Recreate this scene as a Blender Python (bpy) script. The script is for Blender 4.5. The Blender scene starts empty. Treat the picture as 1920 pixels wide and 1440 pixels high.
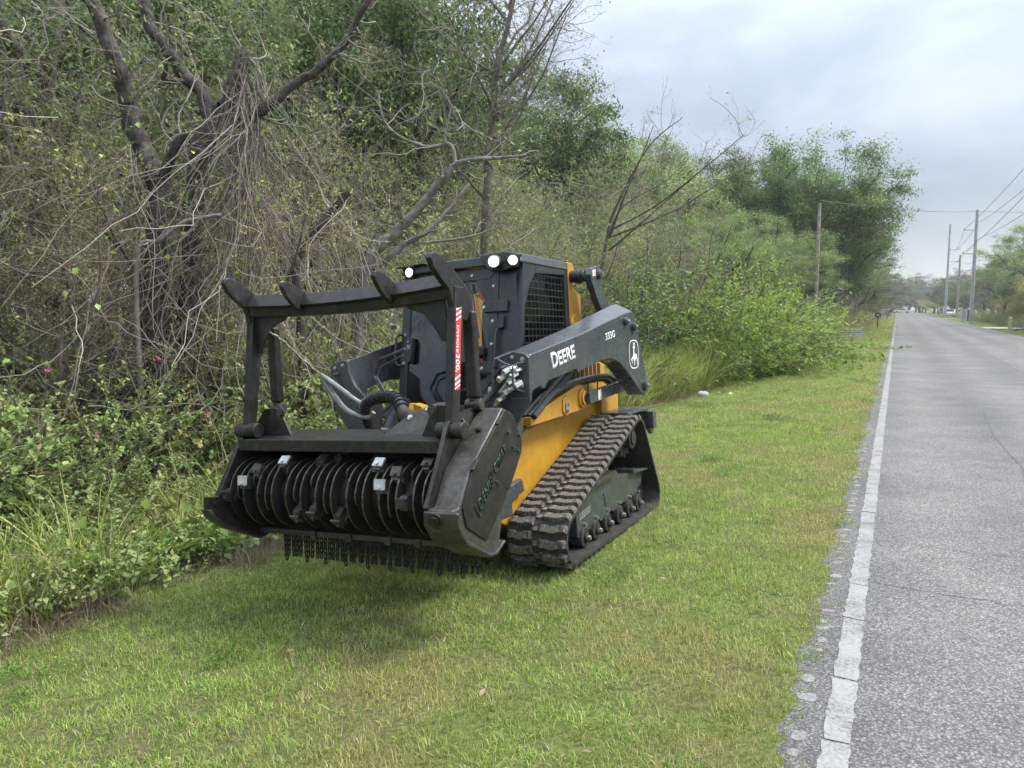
import bpy, math, random
import numpy as np
from mathutils import Vector, Matrix

scene = bpy.context.scene
COL = scene.collection
rad = math.radians

# ---------------------------------------------------------------- camera
cam_d = bpy.data.cameras.new("camera")
cam = bpy.data.objects.new("camera", cam_d)
COL.objects.link(cam)
cam_d.sensor_width = 36.0
cam_d.lens = 26.64
cam_d.clip_start = 0.05
cam_d.clip_end = 3000.0
CAM_H = 1.65
CAM_YAW = 26.85      # degrees to the left of the road
CAM_PITCH = -5.75
cam.location = (0.0, 0.0, CAM_H)
cam.rotation_euler = (rad(90 + CAM_PITCH), 0.0, rad(CAM_YAW))
scene.camera = cam

# ---------------------------------------------------------------- sky and sun
SUN_EL, SUN_AZ = 54.0, 56.0      # azimuth: degrees to the right of the road direction
world = bpy.data.worlds.new("World")
scene.world = world
world.use_nodes = True
wn, wl = world.node_tree.nodes, world.node_tree.links
wn.clear()
w_out = wn.new("ShaderNodeOutputWorld")
bg = wn.new("ShaderNodeBackground")
bg.inputs["Strength"].default_value = 1.0
tc = wn.new("ShaderNodeTexCoord")
mp = wn.new("ShaderNodeMapping")
mp.inputs["Scale"].default_value = (1.0, 1.0, 2.6)
mp.inputs["Location"].default_value = (0.35, 0.1, 0.2)
nz = wn.new("ShaderNodeTexNoise")
nz.inputs["Scale"].default_value = 2.8
nz.inputs["Detail"].default_value = 7.0
nz.inputs["Roughness"].default_value = 0.52
nz.inputs["Distortion"].default_value = 0.35
cr = wn.new("ShaderNodeValToRGB")
cr.color_ramp.elements[0].position = 0.38
cr.color_ramp.elements[0].color = (0.092, 0.101, 0.117, 1)
cr.color_ramp.elements[1].position = 0.64
cr.color_ramp.elements[1].color = (0.148, 0.156, 0.168, 1)
e = cr.color_ramp.elements.new(0.5)
e.color = (0.119, 0.129, 0.146, 1)
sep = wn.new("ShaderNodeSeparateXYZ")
mr = wn.new("ShaderNodeMapRange")           # overcast sky: brighter towards the unseen zenith, raised beyond overcast to light the scene
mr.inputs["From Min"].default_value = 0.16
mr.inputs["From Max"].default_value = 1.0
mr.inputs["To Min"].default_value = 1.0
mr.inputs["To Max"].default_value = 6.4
vm = wn.new("ShaderNodeVectorMath")
vm.operation = "SCALE"
sky = wn.new("ShaderNodeTexSky")
sky.sky_type = "NISHITA"
sky.sun_disc = False
sky.sun_elevation = rad(SUN_EL)
sky.sun_rotation = rad(SUN_AZ)
sc2 = wn.new("ShaderNodeVectorMath")
sc2.operation = "SCALE"
sc2.inputs["Scale"].default_value = 0.012
add = wn.new("ShaderNodeVectorMath")
add.operation = "ADD"
wl.new(tc.outputs["Generated"], mp.inputs["Vector"])
wl.new(mp.outputs["Vector"], nz.inputs["Vector"])
wl.new(nz.outputs["Fac"], cr.inputs["Fac"])
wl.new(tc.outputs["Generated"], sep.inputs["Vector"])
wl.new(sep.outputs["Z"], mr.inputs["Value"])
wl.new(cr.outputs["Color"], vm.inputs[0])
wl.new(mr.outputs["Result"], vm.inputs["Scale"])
wl.new(sky.outputs["Color"], sc2.inputs[0])
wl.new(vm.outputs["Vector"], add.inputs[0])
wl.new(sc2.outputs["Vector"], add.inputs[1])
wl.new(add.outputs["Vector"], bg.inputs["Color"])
wl.new(bg.outputs["Background"], w_out.inputs["Surface"])

sun_d = bpy.data.lights.new("sun", "SUN")
sun_d.energy = 1.5
sun_d.angle = rad(18)
sun_d.color = (1.0, 0.94, 0.83)
sun = bpy.data.objects.new("sun", sun_d)
COL.objects.link(sun)
_d = Vector((math.sin(rad(SUN_AZ)) * math.cos(rad(SUN_EL)), math.cos(rad(SUN_AZ)) * math.cos(rad(SUN_EL)), math.sin(rad(SUN_EL))))
sun.rotation_euler = _d.to_track_quat("Z", "Y").to_euler()
sun.location = (20, 20, 40)

scene.view_settings.view_transform = "Standard"
scene.view_settings.look = "None"
scene.view_settings.exposure = 1.78
scene.view_settings.gamma = 1.0
scene.view_settings.use_curve_mapping = False
scene.render.engine = "CYCLES"
scene.cycles.max_bounces = 6
scene.cycles.diffuse_bounces = 3
scene.cycles.glossy_bounces = 3
scene.cycles.transmission_bounces = 5
scene.cycles.transparent_max_bounces = 10
scene.cycles.volume_bounces = 0
scene.cycles.caustics_reflective = False
scene.cycles.caustics_refractive = False
scene.cycles.sample_clamp_indirect = 6.0
scene.cycles.use_denoising = True
scene.cycles.use_adaptive_sampling = True
scene.cycles.adaptive_threshold = 0.02

# ---------------------------------------------------------------- helpers: tags
def tag(o, label=None, cat=None, group=None, kind=None):
    if label: o["label"] = label
    if cat: o["category"] = cat
    if group: o["group"] = group
    if kind: o["kind"] = kind
    return o

def empty(name, loc=(0, 0, 0), rz=0.0):
    o = bpy.data.objects.new(name, None)
    COL.objects.link(o)
    o.empty_display_size = 0.2
    o.location = loc
    o.rotation_euler = (0, 0, rz)
    return o

def copy_tree(root):
    """a copy of a thing with its parts and sub-parts (mesh data shared)"""
    r = root.copy()
    COL.objects.link(r)
    for ch in KIDS.get(root.name, []):
        c = ch.copy(); COL.objects.link(c); c.parent = r
        for g in KIDS.get(ch.name, []):
            d = g.copy(); COL.objects.link(d); d.parent = c
    return r

KIDS = {}
def adopt(o, parent):
    if parent is not None:
        o.parent = parent
        KIDS.setdefault(parent.name, []).append(o)

# ---------------------------------------------------------------- helpers: materials
def new_mat(name):
    m = bpy.data.materials.new(name)
    m.use_nodes = True
    nt = m.node_tree
    nt.nodes.clear()
    out = nt.nodes.new("ShaderNodeOutputMaterial")
    return m, nt.nodes, nt.links, out

def noise(n, l, vec, scale, detail=4.0, rough=0.55, dist=0.0):
    t = n.new("ShaderNodeTexNoise")
    t.inputs["Scale"].default_value = scale
    t.inputs["Detail"].default_value = detail
    t.inputs["Roughness"].default_value = rough
    t.inputs["Distortion"].default_value = dist
    if vec is not None: l.new(vec, t.inputs["Vector"])
    return t

def ramp(n, l, fac, stops):
    r = n.new("ShaderNodeValToRGB")
    el = r.color_ramp.elements
    while len(el) < len(stops): el.new(0.5)
    for e_, (p, c) in zip(el, stops):
        e_.position = p
        e_.color = (c[0], c[1], c[2], 1) if len(c) == 3 else c
    l.new(fac, r.inputs["Fac"])
    return r

def pmat(name, c1, c2=None, scale=6.0, rough=0.5, metal=0.0, bump=0.0, bscale=150.0, spec=0.5, lo=0.4, hi=0.65,
         dust=None, dust_amt=0.3, rvar=0.15, coat=0.0):
    """painted / bare surface with uneven colour, wear and fine relief"""
    m, n, l, out = new_mat(name)
    b = n.new("ShaderNodeBsdfPrincipled")
    tcn = n.new("ShaderNodeTexCoord")
    t1 = noise(n, l, tcn.outputs["Object"], scale, 8.0, 0.62)
    col = ramp(n, l, t1.outputs["Fac"], [(lo, c1), (hi, c2 or c1)]).outputs["Color"]
    if dust is not None:
        t3 = noise(n, l, tcn.outputs["Object"], scale * 3.1, 10.0, 0.7, 0.4)
        rr = ramp(n, l, t3.outputs["Fac"], [(0.45, (0, 0, 0)), (0.72, (dust_amt,) * 3)])
        mx = n.new("ShaderNodeMix"); mx.data_type = "RGBA"
        l.new(rr.outputs["Color"], mx.inputs[0])
        l.new(col, mx.inputs[6])
        mx.inputs[7].default_value = (*dust, 1)
        col = mx.outputs[2]
    l.new(col, b.inputs["Base Color"])
    b.inputs["Metallic"].default_value = metal
    b.inputs["Specular IOR Level"].default_value = spec
    if coat: b.inputs["Coat Weight"].default_value = coat
    t2 = noise(n, l, tcn.outputs["Object"], scale * 2.3, 6.0, 0.6)
    r2 = n.new("ShaderNodeMapRange")
    r2.inputs["To Min"].default_value = max(0.05, rough - rvar)
    r2.inputs["To Max"].default_value = min(1.0, rough + rvar)
    l.new(t2.outputs["Fac"], r2.inputs["Value"])
    l.new(r2.outputs["Result"], b.inputs["Roughness"])
    if bump:
        t4 = noise(n, l, tcn.outputs["Object"], bscale, 4.0, 0.6)
        bp = n.new("ShaderNodeBump")
        bp.inputs["Strength"].default_value = bump
        bp.inputs["Distance"].default_value = 0.002
        l.new(t4.outputs["Fac"], bp.inputs["Height"])
        l.new(bp.outputs["Normal"], b.inputs["Normal"])
    l.new(b.outputs["BSDF"], out.inputs["Surface"])
    return m

def flat(name, c, rough=0.6, metal=0.0):
    return pmat(name, c, tuple(x * 0.85 for x in c), 12.0, rough, metal, rvar=0.08)

# ---------------------------------------------------------------- helpers: hard-surface mesh builder
class MB:
    def __init__(s):
        s.v, s.f, s.m = [], [], []
        s.mi = 0
    def add(s, v, f):
        k = len(s.v)
        s.v += [tuple(p) for p in v]
        s.f += [tuple(i + k for i in q) for q in f]
        s.m += [s.mi] * len(f)
    def box(s, c, d, rot=None):
        c = Vector(c); v = []
        for x in (-.5, .5):
            for y in (-.5, .5):
                for z in (-.5, .5):
                    p = Vector((x * d[0], y * d[1], z * d[2]))
                    if rot is not None: p = rot @ p
                    v.append(c + p)
        s.add(v, [(0, 1, 3, 2), (4, 6, 7, 5), (0, 4, 5, 1), (2, 3, 7, 6), (0, 2, 6, 4), (1, 5, 7, 3)])
    def span(s, a, b):
        s.box([(a[i] + b[i]) / 2 for i in range(3)], [abs(b[i] - a[i]) for i in range(3)])
    def prism(s, pts, vec, scale2=1.0):
        vec = Vector(vec); n = len(pts)
        pts = [Vector(p) for p in pts]
        nrm = Vector((0, 0, 0))
        for i in range(n): nrm += pts[i].cross(pts[(i + 1) % n])
        if nrm.dot(vec) > 0: pts = pts[::-1]
        c = sum(pts, Vector((0, 0, 0))) / n
        top = [c + (p - c) * scale2 + vec for p in pts]
        s.add(pts + top, [tuple(range(n)), tuple(range(2 * n - 1, n - 1, -1))] +
              [(i, i + n, (i + 1) % n + n, (i + 1) % n) for i in range(n)])
    def xz(s, pts, y0, y1): s.prism([(x, y0, z) for x, z in pts], (0, y1 - y0, 0))
    def yz(s, pts, x0, x1): s.prism([(x0, y, z) for y, z in pts], (x1 - x0, 0, 0))
    def cyl(s, p0, p1, r, n=18, r2=None):
        p0, p1 = Vector(p0), Vector(p1)
        r2 = r if r2 is None else r2
        t = (p1 - p0).normalized()
        u = t.orthogonal().normalized(); w = t.cross(u)
        a = [p0 + (u * math.cos(2 * math.pi * i / n) + w * math.sin(2 * math.pi * i / n)) * r for i in range(n)]
        b = [p1 + (u * math.cos(2 * math.pi * i / n) + w * math.sin(2 * math.pi * i / n)) * r2 for i in range(n)]
        s.add(a + b, [tuple(range(n - 1, -1, -1)), tuple(range(n, 2 * n))] +
              [(i, (i + 1) % n, (i + 1) % n + n, i + n) for i in range(n)])
    def tube(s, path, r, n=8, caps=True, closed=False):
        P = [Vector(p) for p in path]; N = len(P)
        rr = r if isinstance(r, (list, tuple)) else [r] * N
        v = []; u = None
        for i in range(N):
            if closed: t = (P[(i + 1) % N] - P[i - 1]).normalized()
            else: t = (P[min(i + 1, N - 1)] - P[max(i - 1, 0)]).normalized()
            u = t.orthogonal().normalized() if u is None else (u - t * u.dot(t)).normalized()
            w = t.cross(u)
            v += [P[i] + (u * math.cos(2 * math.pi * k / n) + w * math.sin(2 * math.pi * k / n)) * rr[i] for k in range(n)]
        f = []
        for i in range(N if closed else N - 1):
            j = (i + 1) % N
            f += [(i * n + k, i * n + (k + 1) % n, j * n + (k + 1) % n, j * n + k) for k in range(n)]
        if caps and not closed: f += [tuple(range(n - 1, -1, -1)), tuple(range((N - 1) * n, N * n))]
        s.add(v, f)
    def build(s, name, mats, parent=None, bev=0.0, smooth=35.0, seg=2):
        me = bpy.data.meshes.new(name)
        me.from_pydata(s.v, [], s.f)
        for mm in (mats if isinstance(mats, (list, tuple)) else [mats]): me.materials.append(mm)
        if any(s.m): me.polygons.foreach_set("material_index", s.m)
        if smooth:
            me.polygons.foreach_set("use_smooth", [True] * len(s.f))
            me.set_sharp_from_angle(angle=rad(smooth))
        me.update()
        o = bpy.data.objects.new(name, me)
        COL.objects.link(o)
        if bev:
            md = o.modifiers.new("bevel", "BEVEL")
            md.width = bev; md.segments = seg; md.limit_method = "ANGLE"; md.angle_limit = rad(40)
            md.harden_normals = True
        adopt(o, parent)
        return o

def share(mesh, name, parent=None, mw=None):
    o = bpy.data.objects.new(name, mesh)
    COL.objects.link(o)
    adopt(o, parent)
    if mw is not None: o.matrix_local = mw
    return o

def spline(pts, n=6):
    """Catmull-Rom through points"""
    P = [Vector(p) for p in pts]; out = []
    for i in range(len(P) - 1):
        a, b, c, d = P[max(i - 1, 0)], P[i], P[i + 1], P[min(i + 2, len(P) - 1)]
        for k in range(n):
            t = k / n
            out.append(0.5 * ((2 * b) + (c - a) * t + (2 * a - 5 * b + 4 * c - d) * t * t + (3 * b - a - 3 * c + d) * t ** 3))
    return out + [P[-1]]

def text_obj(txt, name, mat, parent, org, xdir, ydir, height, bold=0.0, depth=0.001, xscale=1.0, shear=0.0):
    """lettering as a thin raised mesh; height is the cap height"""
    cu = bpy.data.curves.new(name, "FONT")
    cu.body = txt; cu.size = 1.0; cu.offset = bold; cu.extrude = 0.0; cu.shear = shear
    cu.resolution_u = 3
    tmp = bpy.data.objects.new("tmp_text", cu)
    COL.objects.link(tmp)
    dg = bpy.context.evaluated_depsgraph_get()
    me = bpy.data.meshes.new_from_object(tmp.evaluated_get(dg))
    bpy.data.objects.remove(tmp); bpy.data.curves.remove(cu)
    x, y = Vector(xdir).normalized(), Vector(ydir).normalized()
    z = x.cross(y).normalized()
    y = z.cross(x)
    k = height / 0.70
    M = Matrix(((x.x * k * xscale, y.x * k, z.x, org[0]), (x.y * k * xscale, y.y * k, z.y, org[1]),
                (x.z * k * xscale, y.z * k, z.z, org[2]), (0, 0, 0, 1)))
    me.transform(M)
    me.name = name
    me.materials.clear(); me.materials.append(mat)
    o = bpy.data.objects.new(name, me)
    COL.objects.link(o)
    md = o.modifiers.new("solid", "SOLIDIFY"); md.thickness = depth; md.offset = 1.0
    adopt(o, parent)
    return o
# ================================================================ MACHINE
PAINT = pmat("charcoal_paint", (0.038, 0.044, 0.050), (0.053, 0.061, 0.068), 5, 0.27, 0.0, 0.05, 220, dust=(0.14, 0.138, 0.13), dust_amt=0.2)
CABP = pmat("cab_paint", (0.013, 0.0155, 0.019), (0.020, 0.0235, 0.028), 6, 0.38, dust=(0.15, 0.15, 0.14), dust_amt=0.2)
YEL = pmat("yellow_paint", (0.45, 0.232, 0.015), (0.52, 0.275, 0.021), 4, 0.38, 0.0, 0.03, 200, dust=(0.22, 0.13, 0.05), dust_amt=0.5)
HEADM = pmat("black_worn_steel", (0.0075, 0.0075, 0.008), (0.016, 0.0155, 0.015), 7, 0.42, 0.2, 0.12, 180, dust=(0.11, 0.095, 0.08), dust_amt=0.38)
HEADL = pmat("scuffed_grey_steel", (0.030, 0.029, 0.028), (0.058, 0.056, 0.053), 9, 0.4, 0.35, 0.1, 160, dust=(0.20, 0.17, 0.13), dust_amt=0.4)
DISCM = pmat("rotor_black", (0.009, 0.0085, 0.008), (0.022, 0.020, 0.018), 9, 0.5, 0.2, 0.2, 140)
RIMM = pmat("worn_rim_steel", (0.05, 0.044, 0.037), (0.15, 0.133, 0.112), 30, 0.38, 0.75, 0.1, 200)
STEEL = pmat("bright_steel", (0.42, 0.42, 0.41), (0.62, 0.62, 0.60), 20, 0.3, 0.85)
CUTTER = pmat("cutter_steel", (0.42, 0.43, 0.44), (0.55, 0.55, 0.56), 24, 0.4, 0.35)
RUBBER = pmat("dusty_rubber", (0.036, 0.033, 0.031), (0.085, 0.078, 0.070), 11, 0.75, 0, 0.35, 120, dust=(0.33, 0.30, 0.26), dust_amt=0.8, spec=0.3)
BELTM = pmat("belt_rubber", (0.018, 0.018, 0.018), (0.035, 0.033, 0.031), 8, 0.65, 0, 0.2, 160, dust=(0.13, 0.115, 0.10), dust_amt=0.35, spec=0.35)
BLK = pmat("black_plastic", (0.012, 0.012, 0.013), (0.022, 0.022, 0.023), 15, 0.45)
HOSE = pmat("hose_rubber", (0.015, 0.015, 0.016), (0.026, 0.026, 0.027), 20, 0.4)
GHOSE = pmat("grey_spring_hose", (0.17, 0.175, 0.17), (0.25, 0.255, 0.25), 20, 0.45)
WHT = flat("white_print", (0.80, 0.81, 0.82), 0.45)
REDM = flat("red_print", (0.62, 0.035, 0.03), 0.45)
ORG = flat("orange_print", (0.75, 0.27, 0.05), 0.5)
GRN = flat("dark_green_letters", (0.007, 0.027, 0.019), 0.5)
SEATM = flat("seat_vinyl", (0.02, 0.02, 0.022), 0.6)

def glass_mat(name, tint, d0, d1):
    m, n, l, out = new_mat(name)
    t = n.new("ShaderNodeBsdfTransparent"); t.inputs[0].default_value = (*tint, 1)
    g = n.new("ShaderNodeBsdfGlossy"); g.inputs["Roughness"].default_value = 0.04
    d = n.new("ShaderNodeBsdfDiffuse"); d.inputs["Color"].default_value = (0.055, 0.058, 0.058, 1)
    fr = n.new("ShaderNodeFresnel"); fr.inputs["IOR"].default_value = 1.5
    tcn = n.new("ShaderNodeTexCoord")
    t1 = noise(n, l, tcn.outputs["Object"], 2.5, 4.0, 0.5)
    rr = ramp(n, l, t1.outputs["Fac"], [(0.42, (d0,) * 3), (0.8, (d1,) * 3)])
    m1 = n.new("ShaderNodeMixShader"); m2 = n.new("ShaderNodeMixShader")
    l.new(rr.outputs["Color"], m1.inputs[0]); l.new(t.outputs[0], m1.inputs[1]); l.new(d.outputs[0], m1.inputs[2])
    l.new(fr.outputs[0], m2.inputs[0]); l.new(m1.outputs[0], m2.inputs[1]); l.new(g.outputs[0], m2.inputs[2])
    l.new(m2.outputs[0], out.inputs["Surface"])
    return m
GLASS = glass_mat("tinted_glass", (.82, .85, .85), .03, .18)
SGLASS = glass_mat("side_glass", (.90, .92, .91), .02, .10)

def lamp_mat():
    m, n, l, out = new_mat("lit_lamp")
    e_ = n.new("ShaderNodeEmission")
    e_.inputs["Color"].default_value = (1.0, 0.99, 0.95, 1); e_.inputs["Strength"].default_value = 5.0
    l.new(e_.outputs[0], out.inputs["Surface"])
    return m
LAMP = lamp_mat()

ROT = ((-0.003993468, 0.997250558, -0.073995789), (-0.999592673, -0.001889889, 0.028476606), (0.028258468, 0.074079369, 0.996851898))
root = empty("track_loader")
tag(root, "grey and yellow compact track loader with black mulching head and lit cab lamps", "track loader")
root.matrix_world = Matrix(((*ROT[0], -2.8356), (*ROT[1], 5.4781), (*ROT[2], -0.2000), (0, 0, 0, 1)))

def bolts(name, pts, axis, parent, r=0.011, h=0.012, m=None):
    a = Vector(axis).normalized()
    for p in pts:
        b = MB(); p = Vector(p)
        b.cyl(p, p + a * h * 0.35, r * 1.45, 12); b.cyl(p + a * h * 0.3, p + a * h, r, 6)
        b.build(name, m or STEEL, parent, smooth=30)

# ---------------------------------------------------------------- tracks
CIRC = [((0.845, 0.20), 0.20), ((-0.64, 0.70), 0.20), ((-1.02, 0.16), 0.16)]
def hull(off, n=720):
    out = []
    for i in range(n):
        a = -2 * math.pi * i / n
        d = Vector((math.cos(a), math.sin(a)))
        c, r_ = max(CIRC, key=lambda q: q[0][0] * d.x + q[0][1] * d.y + q[1])
        out.append(Vector(c) + d * (r_ + off))
    return out
def resample(P, n):
    P = P + [P[0]]
    L = [0]
    for a, b in zip(P, P[1:]): L.append(L[-1] + (b - a).length)
    out = []; j = 0
    for i in range(n):
        t = L[-1] * i / n
        while L[j + 1] < t: j += 1
        f_ = (t - L[j]) / max(1e-9, L[j + 1] - L[j])
        out.append(P[j].lerp(P[j + 1], f_))
    return out, L[-1]
OUT, LEN = resample(hull(-0.032), 300)
INN, _ = resample(hull(-0.052), 300)
NL = round(LEN / 0.094)

def lug_mesh(name, w, flip):
    """stepped chevron lug; local x along the belt, y across, z outwards"""
    h = 0.034
    pl = [(-.031, 0), (.024, 0), (.024, .26 * w), (.034, .36 * w), (.034, .62 * w), (.022, .72 * w), (.022, w), (-.033, w),
          (-.033, .74 * w), (-.020, .62 * w), (-.020, .38 * w), (-.031, .28 * w)]
    if flip: pl = [(x, w - y) for x, y in pl][::-1]
    b = MB()
    b.prism([(x, y, -0.004) for x, y in pl], (0, 0, h), 0.86)
    me = bpy.data.meshes.new(name)
    me.from_pydata(b.v, [], b.f); me.materials.append(RUBBER); me.update()
    return me
LUG_A = lug_mesh("lug_wide", 0.208, False)
LUG_B = lug_mesh("lug_wide_inner", 0.18, True)
BRIDGE = MB(); BRIDGE.prism([(-.018, 0, -.004), (.016, 0, -.004), (.016, .05, -.004), (-.018, .05, -.004)], (0, 0, .020), 0.85)
BR_ME = bpy.data.meshes.new("lug_bridge"); BR_ME.from_pydata(BRIDGE.v, [], BRIDGE.f); BR_ME.materials.append(RUBBER)

def make_track(s):
    b = MB()
    n = len(OUT)
    def Yv(y): return s * y
    v = []
    for o, i in zip(OUT, INN):
        v += [(o.x, Yv(0.998), o.y), (o.x, Yv(0.552), o.y), (i.x, Yv(0.552), i.y), (i.x, Yv(0.998), i.y)]
    f = []
    for k in range(n):
        a, c = 4 * k, 4 * ((k + 1) % n)
        for e_ in range(4):
            q = (a + e_, a + (e_ + 1) % 4, c + (e_ + 1) % 4, c + e_)
            f.append(q if s < 0 else q[::-1])
    b.add(v, f)
    belt = b.build("rubber_track", BELTM, root, smooth=40)
    for col in range(3):
        P, _ = resample(hull(-0.032), NL * 6)
        for k in range(NL):
            i = (k * 6 + (3 if col == 1 else 0)) % len(P)
            t = (P[(i + 1) % len(P)] - P[i - 1]).normalized()
            nn = Vector((-t.y, t.x))
            cc = P[i]
            if (cc + nn * 0.02 - Vector((-.2, .35))).length < (cc - Vector((-.2, .35))).length: nn = -nn
            y0 = (0.788, 0.562, 0.740)[col]
            ex = Vector((t.x, 0, t.y)); ez = Vector((nn.x, 0, nn.y)); ey = ez.cross(ex)
            flip = ey.y < 0
            yy = y0 if s > 0 else -y0
            w = (0.208, 0.18, 0.05)[col]
            # place so that the lug spans y0..y0+w outwards on either side
            org = Vector((cc.x, 0, cc.y))
            if (ey.y > 0) == (s > 0): org.y = yy
            else:
                org.y = s * (y0 + w)
            M = Matrix(((ex.x, ey.x, ez.x, org.x), (ex.y, ey.y, ez.y, org.y), (ex.z, ey.z, ez.z, org.z), (0, 0, 0, 1)))
            share((LUG_A, LUG_B, BR_ME)[col], ("lug", "lug", "lug_bridge")[col], belt, M)
    # undercarriage
    b = MB()
    poly = [(.62, .385), (.25, .462), (-.10, .474), (-.55, .415), (-.95, .372), (-.90, .268), (-.78, .24), (-.74, .20), (-.64, .20), (-.60, .225), (-.52, .19), (-.40, .19),
            (-.36, .21), (-.27, .175), (-.14, .172), (-.10, .195), (-.02, .16), (.13, .158), (.17, .18), (.26, .15), (.38, .148), (.42, .165), (.50, .14), (.60, .14)]
    b.xz(poly, s * .74, s * .905)
    fr = b.build("track_frame", PAINT, root, bev=0.006)
    b = MB(); b.xz([(.30, .462), (.26, .500), (-.12, .510), (-.16, .474)], s * .78, s * .955); b.build("step_plate", HEADL, fr, bev=0.004)
    b = MB(); b.xz([(-.56, .412), (-.99, .375), (-.95, .40), (-.56, .445)], s * .76, s * .95); b.build("rear_flange", PAINT, fr, bev=0.004)
    for q in range(3):
        b = MB(); b.xz([(.56, .30 - .018 * q), (.34, .325 - .018 * q), (.34, .317 - .018 * q), (.56, .292 - .018 * q)], s * .9055, s * .9075); b.build("stripe", GHOSE, fr, smooth=0)
    b = MB(); b.xz([(.06, .36), (-.06, .37), (-.06, .27), (.03, .255)], s * .905, s * .911); b.build("cover_plate", PAINT, fr, bev=0.002)
    for x in (.507, .275, .02, -.264, -.517, -.753):
        b = MB()
        for y0, y1 in ((.70, .78), (.82, .925)): b.cyl((x, s * y0, .125), (x, s * y1, .125), .074, 22)
        b.cyl((x, s * .925, .125), (x, s * .945, .125), .034, 14)
        ro = b.build("track_roller", BELTM, root, bev=0.006)
        b = MB(); b.cyl((x, s * .945, .125), (x, s * .965, .125), .016, 8); b.cyl((x - .03, s * .906, .215), (x - .03, s * .925, .215), .012, 6); b.build("axle_bolt", STEEL, ro)
    for (cx, cz), rr_ in CIRC:
        b = MB(); sp = cz > .5
        R_ = rr_ - .056
        b.cyl((cx, s * .66, cz), (cx, s * .86, cz), R_ * .72, 26)
        b.cyl((cx, s * .70, cz), (cx, s * .74, cz), R_, 30); b.cyl((cx, s * .81, cz), (cx, s * .85, cz), R_, 30)
        if sp:
            b.cyl((cx, s * .86, cz), (cx, s * .93, cz), R_ * .62, 26); b.cyl((cx, s * .93, cz), (cx, s * .945, cz), R_ * .40, 20)
            for k in range(12):
                a = k * math.pi / 6
                b.box((cx + math.cos(a) * R_, s * .775, cz + math.sin(a) * R_), (.05, .16, .03), Matrix.Rotation(-a, 3, "Y"))
        b.build("drive_sprocket" if sp else "idler_wheel", BELTM if not sp else HEADL, root, bev=0.005)
    b = MB(); b.xz([(.30, .45), (-.55, .41), (-.72, .62), (-.58, .74), (-.2, .56)], s * .56, s * .62); b.build("track_support", PAINT, root, bev=0.005)
make_track(1); make_track(-1)

# ---------------------------------------------------------------- chassis
b = MB()
b.xz([(.66, .90), (1.01, .505), (1.10, .36), (.9, .26), (-.9, .28), (-1.2, .45), (-1.32, .84), (-1.32, 1.03), (-.9, 1.05), (-.3, 1.0)], -.52, .52)
ch = b.build("chassis", YEL, root, bev=0.012)
for s in (1, -1):
    b = MB()
    b.xz([(-.072, 1.182), (-.15, 1.196), (-.24, 1.185), (-.29, 1.15), (-.306, 1.10), (-.306, .985), (.76, .955), (.765, 1.02)], s * .605, s * .66)
    lg = b.build("fender_lug", YEL, root, bev=0.008)
    b = MB(); b.xz([(.78, .958), (.78, 1.015), (.72, 1.02), (-.306, 1.0), (-.306, .975), (.72, .94)], s * .50, s * .606); b.build("fender_shelf", YEL, lg, bev=0.006)
    b = MB()
    b.cyl((-.19, s * .655, 1.08), (-.19, s * .682, 1.08), .078, 28); b.cyl((-.19, s * .68, 1.08), (-.19, s * .700, 1.08), .056, 26)
    bo = b.build("pin_boss", YEL, lg, bev=0.006)
    b = MB(); b.cyl((-.19, s * .70, 1.08), (-.19, s * .706, 1.08), .028, 20); b.build("pivot_pin", DISCM, lg)
    b = MB(); b.xz([(.20, 1.10), (.13, 1.125), (.05, 1.09), (.07, .985), (.15, .965), (.215, 1.01)], s * .66, s * .672); b.build("keeper_boss", YEL, lg, bev=0.01)
    b = MB(); b.xz([(.165, 1.065), (.125, 1.088), (.10, 1.075), (.115, 1.005), (.15, .985), (.175, 1.005)], s * .672, s * .682); b.build("pin_keeper", GHOSE, lg, bev=0.004)
    bolts("bolt", [(.132, s * .682, 1.06), (.145, s * .682, 1.012)], (0, s, 0), lg, .009)
    b = MB(); b.xz([(.95, .56), (.75, .585), (.72, .49), (1.0, .44), (1.04, .50)], s * .52, s * .565); b.build("front_bracket", PAINT, root, bev=0.01)
b = MB()
b.span((-1.30, -.50, 1.03), (-.34, .50, 1.20)); b.xz([(-1.30, 1.19), (-.34, 1.19), (-.34, 1.44), (-.9, 1.40), (-1.30, 1.32)], -.47, .47)
eb = b.build("engine_cover", YEL, root, bev=0.015)
for k in range(7):
    b = MB(); b.box((-.52 - k * .1, .472, 1.28), (.06, .01, .12)); b.build("vent_slot", BLK, eb, bev=.003)
b = MB(); b.xz([(-.88, 1.06), (-1.32, 1.03), (-1.32, .84), (-.88, .87)], .50, .58); b.build("rear_panel", YEL, root, bev=0.01)
b = MB(); b.span((-1.46, -.90, .70), (-1.36, .90, .86)); b.xz([(-1.36, .84), (-1.50, .88), (-1.50, .66), (-1.44, .64), (-1.36, .70)], .82, .86); b.xz([(-1.36, .84), (-1.50, .88), (-1.50, .66), (-1.44, .64), (-1.36, .70)], -.86, -.82)
b.span((-1.42, -.86, .905), (-.55, -.60, .935)); b.span((-1.42, .60, .880), (-.75, .86, .905))
rb = b.build("rear_bumper", PAINT, root, bev=0.006)
bolts("bolt", [(-1.44, .86, .84), (-1.45, .86, .75), (-1.47, .86, .70)], (0, 1, 0), rb, .010)

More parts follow.
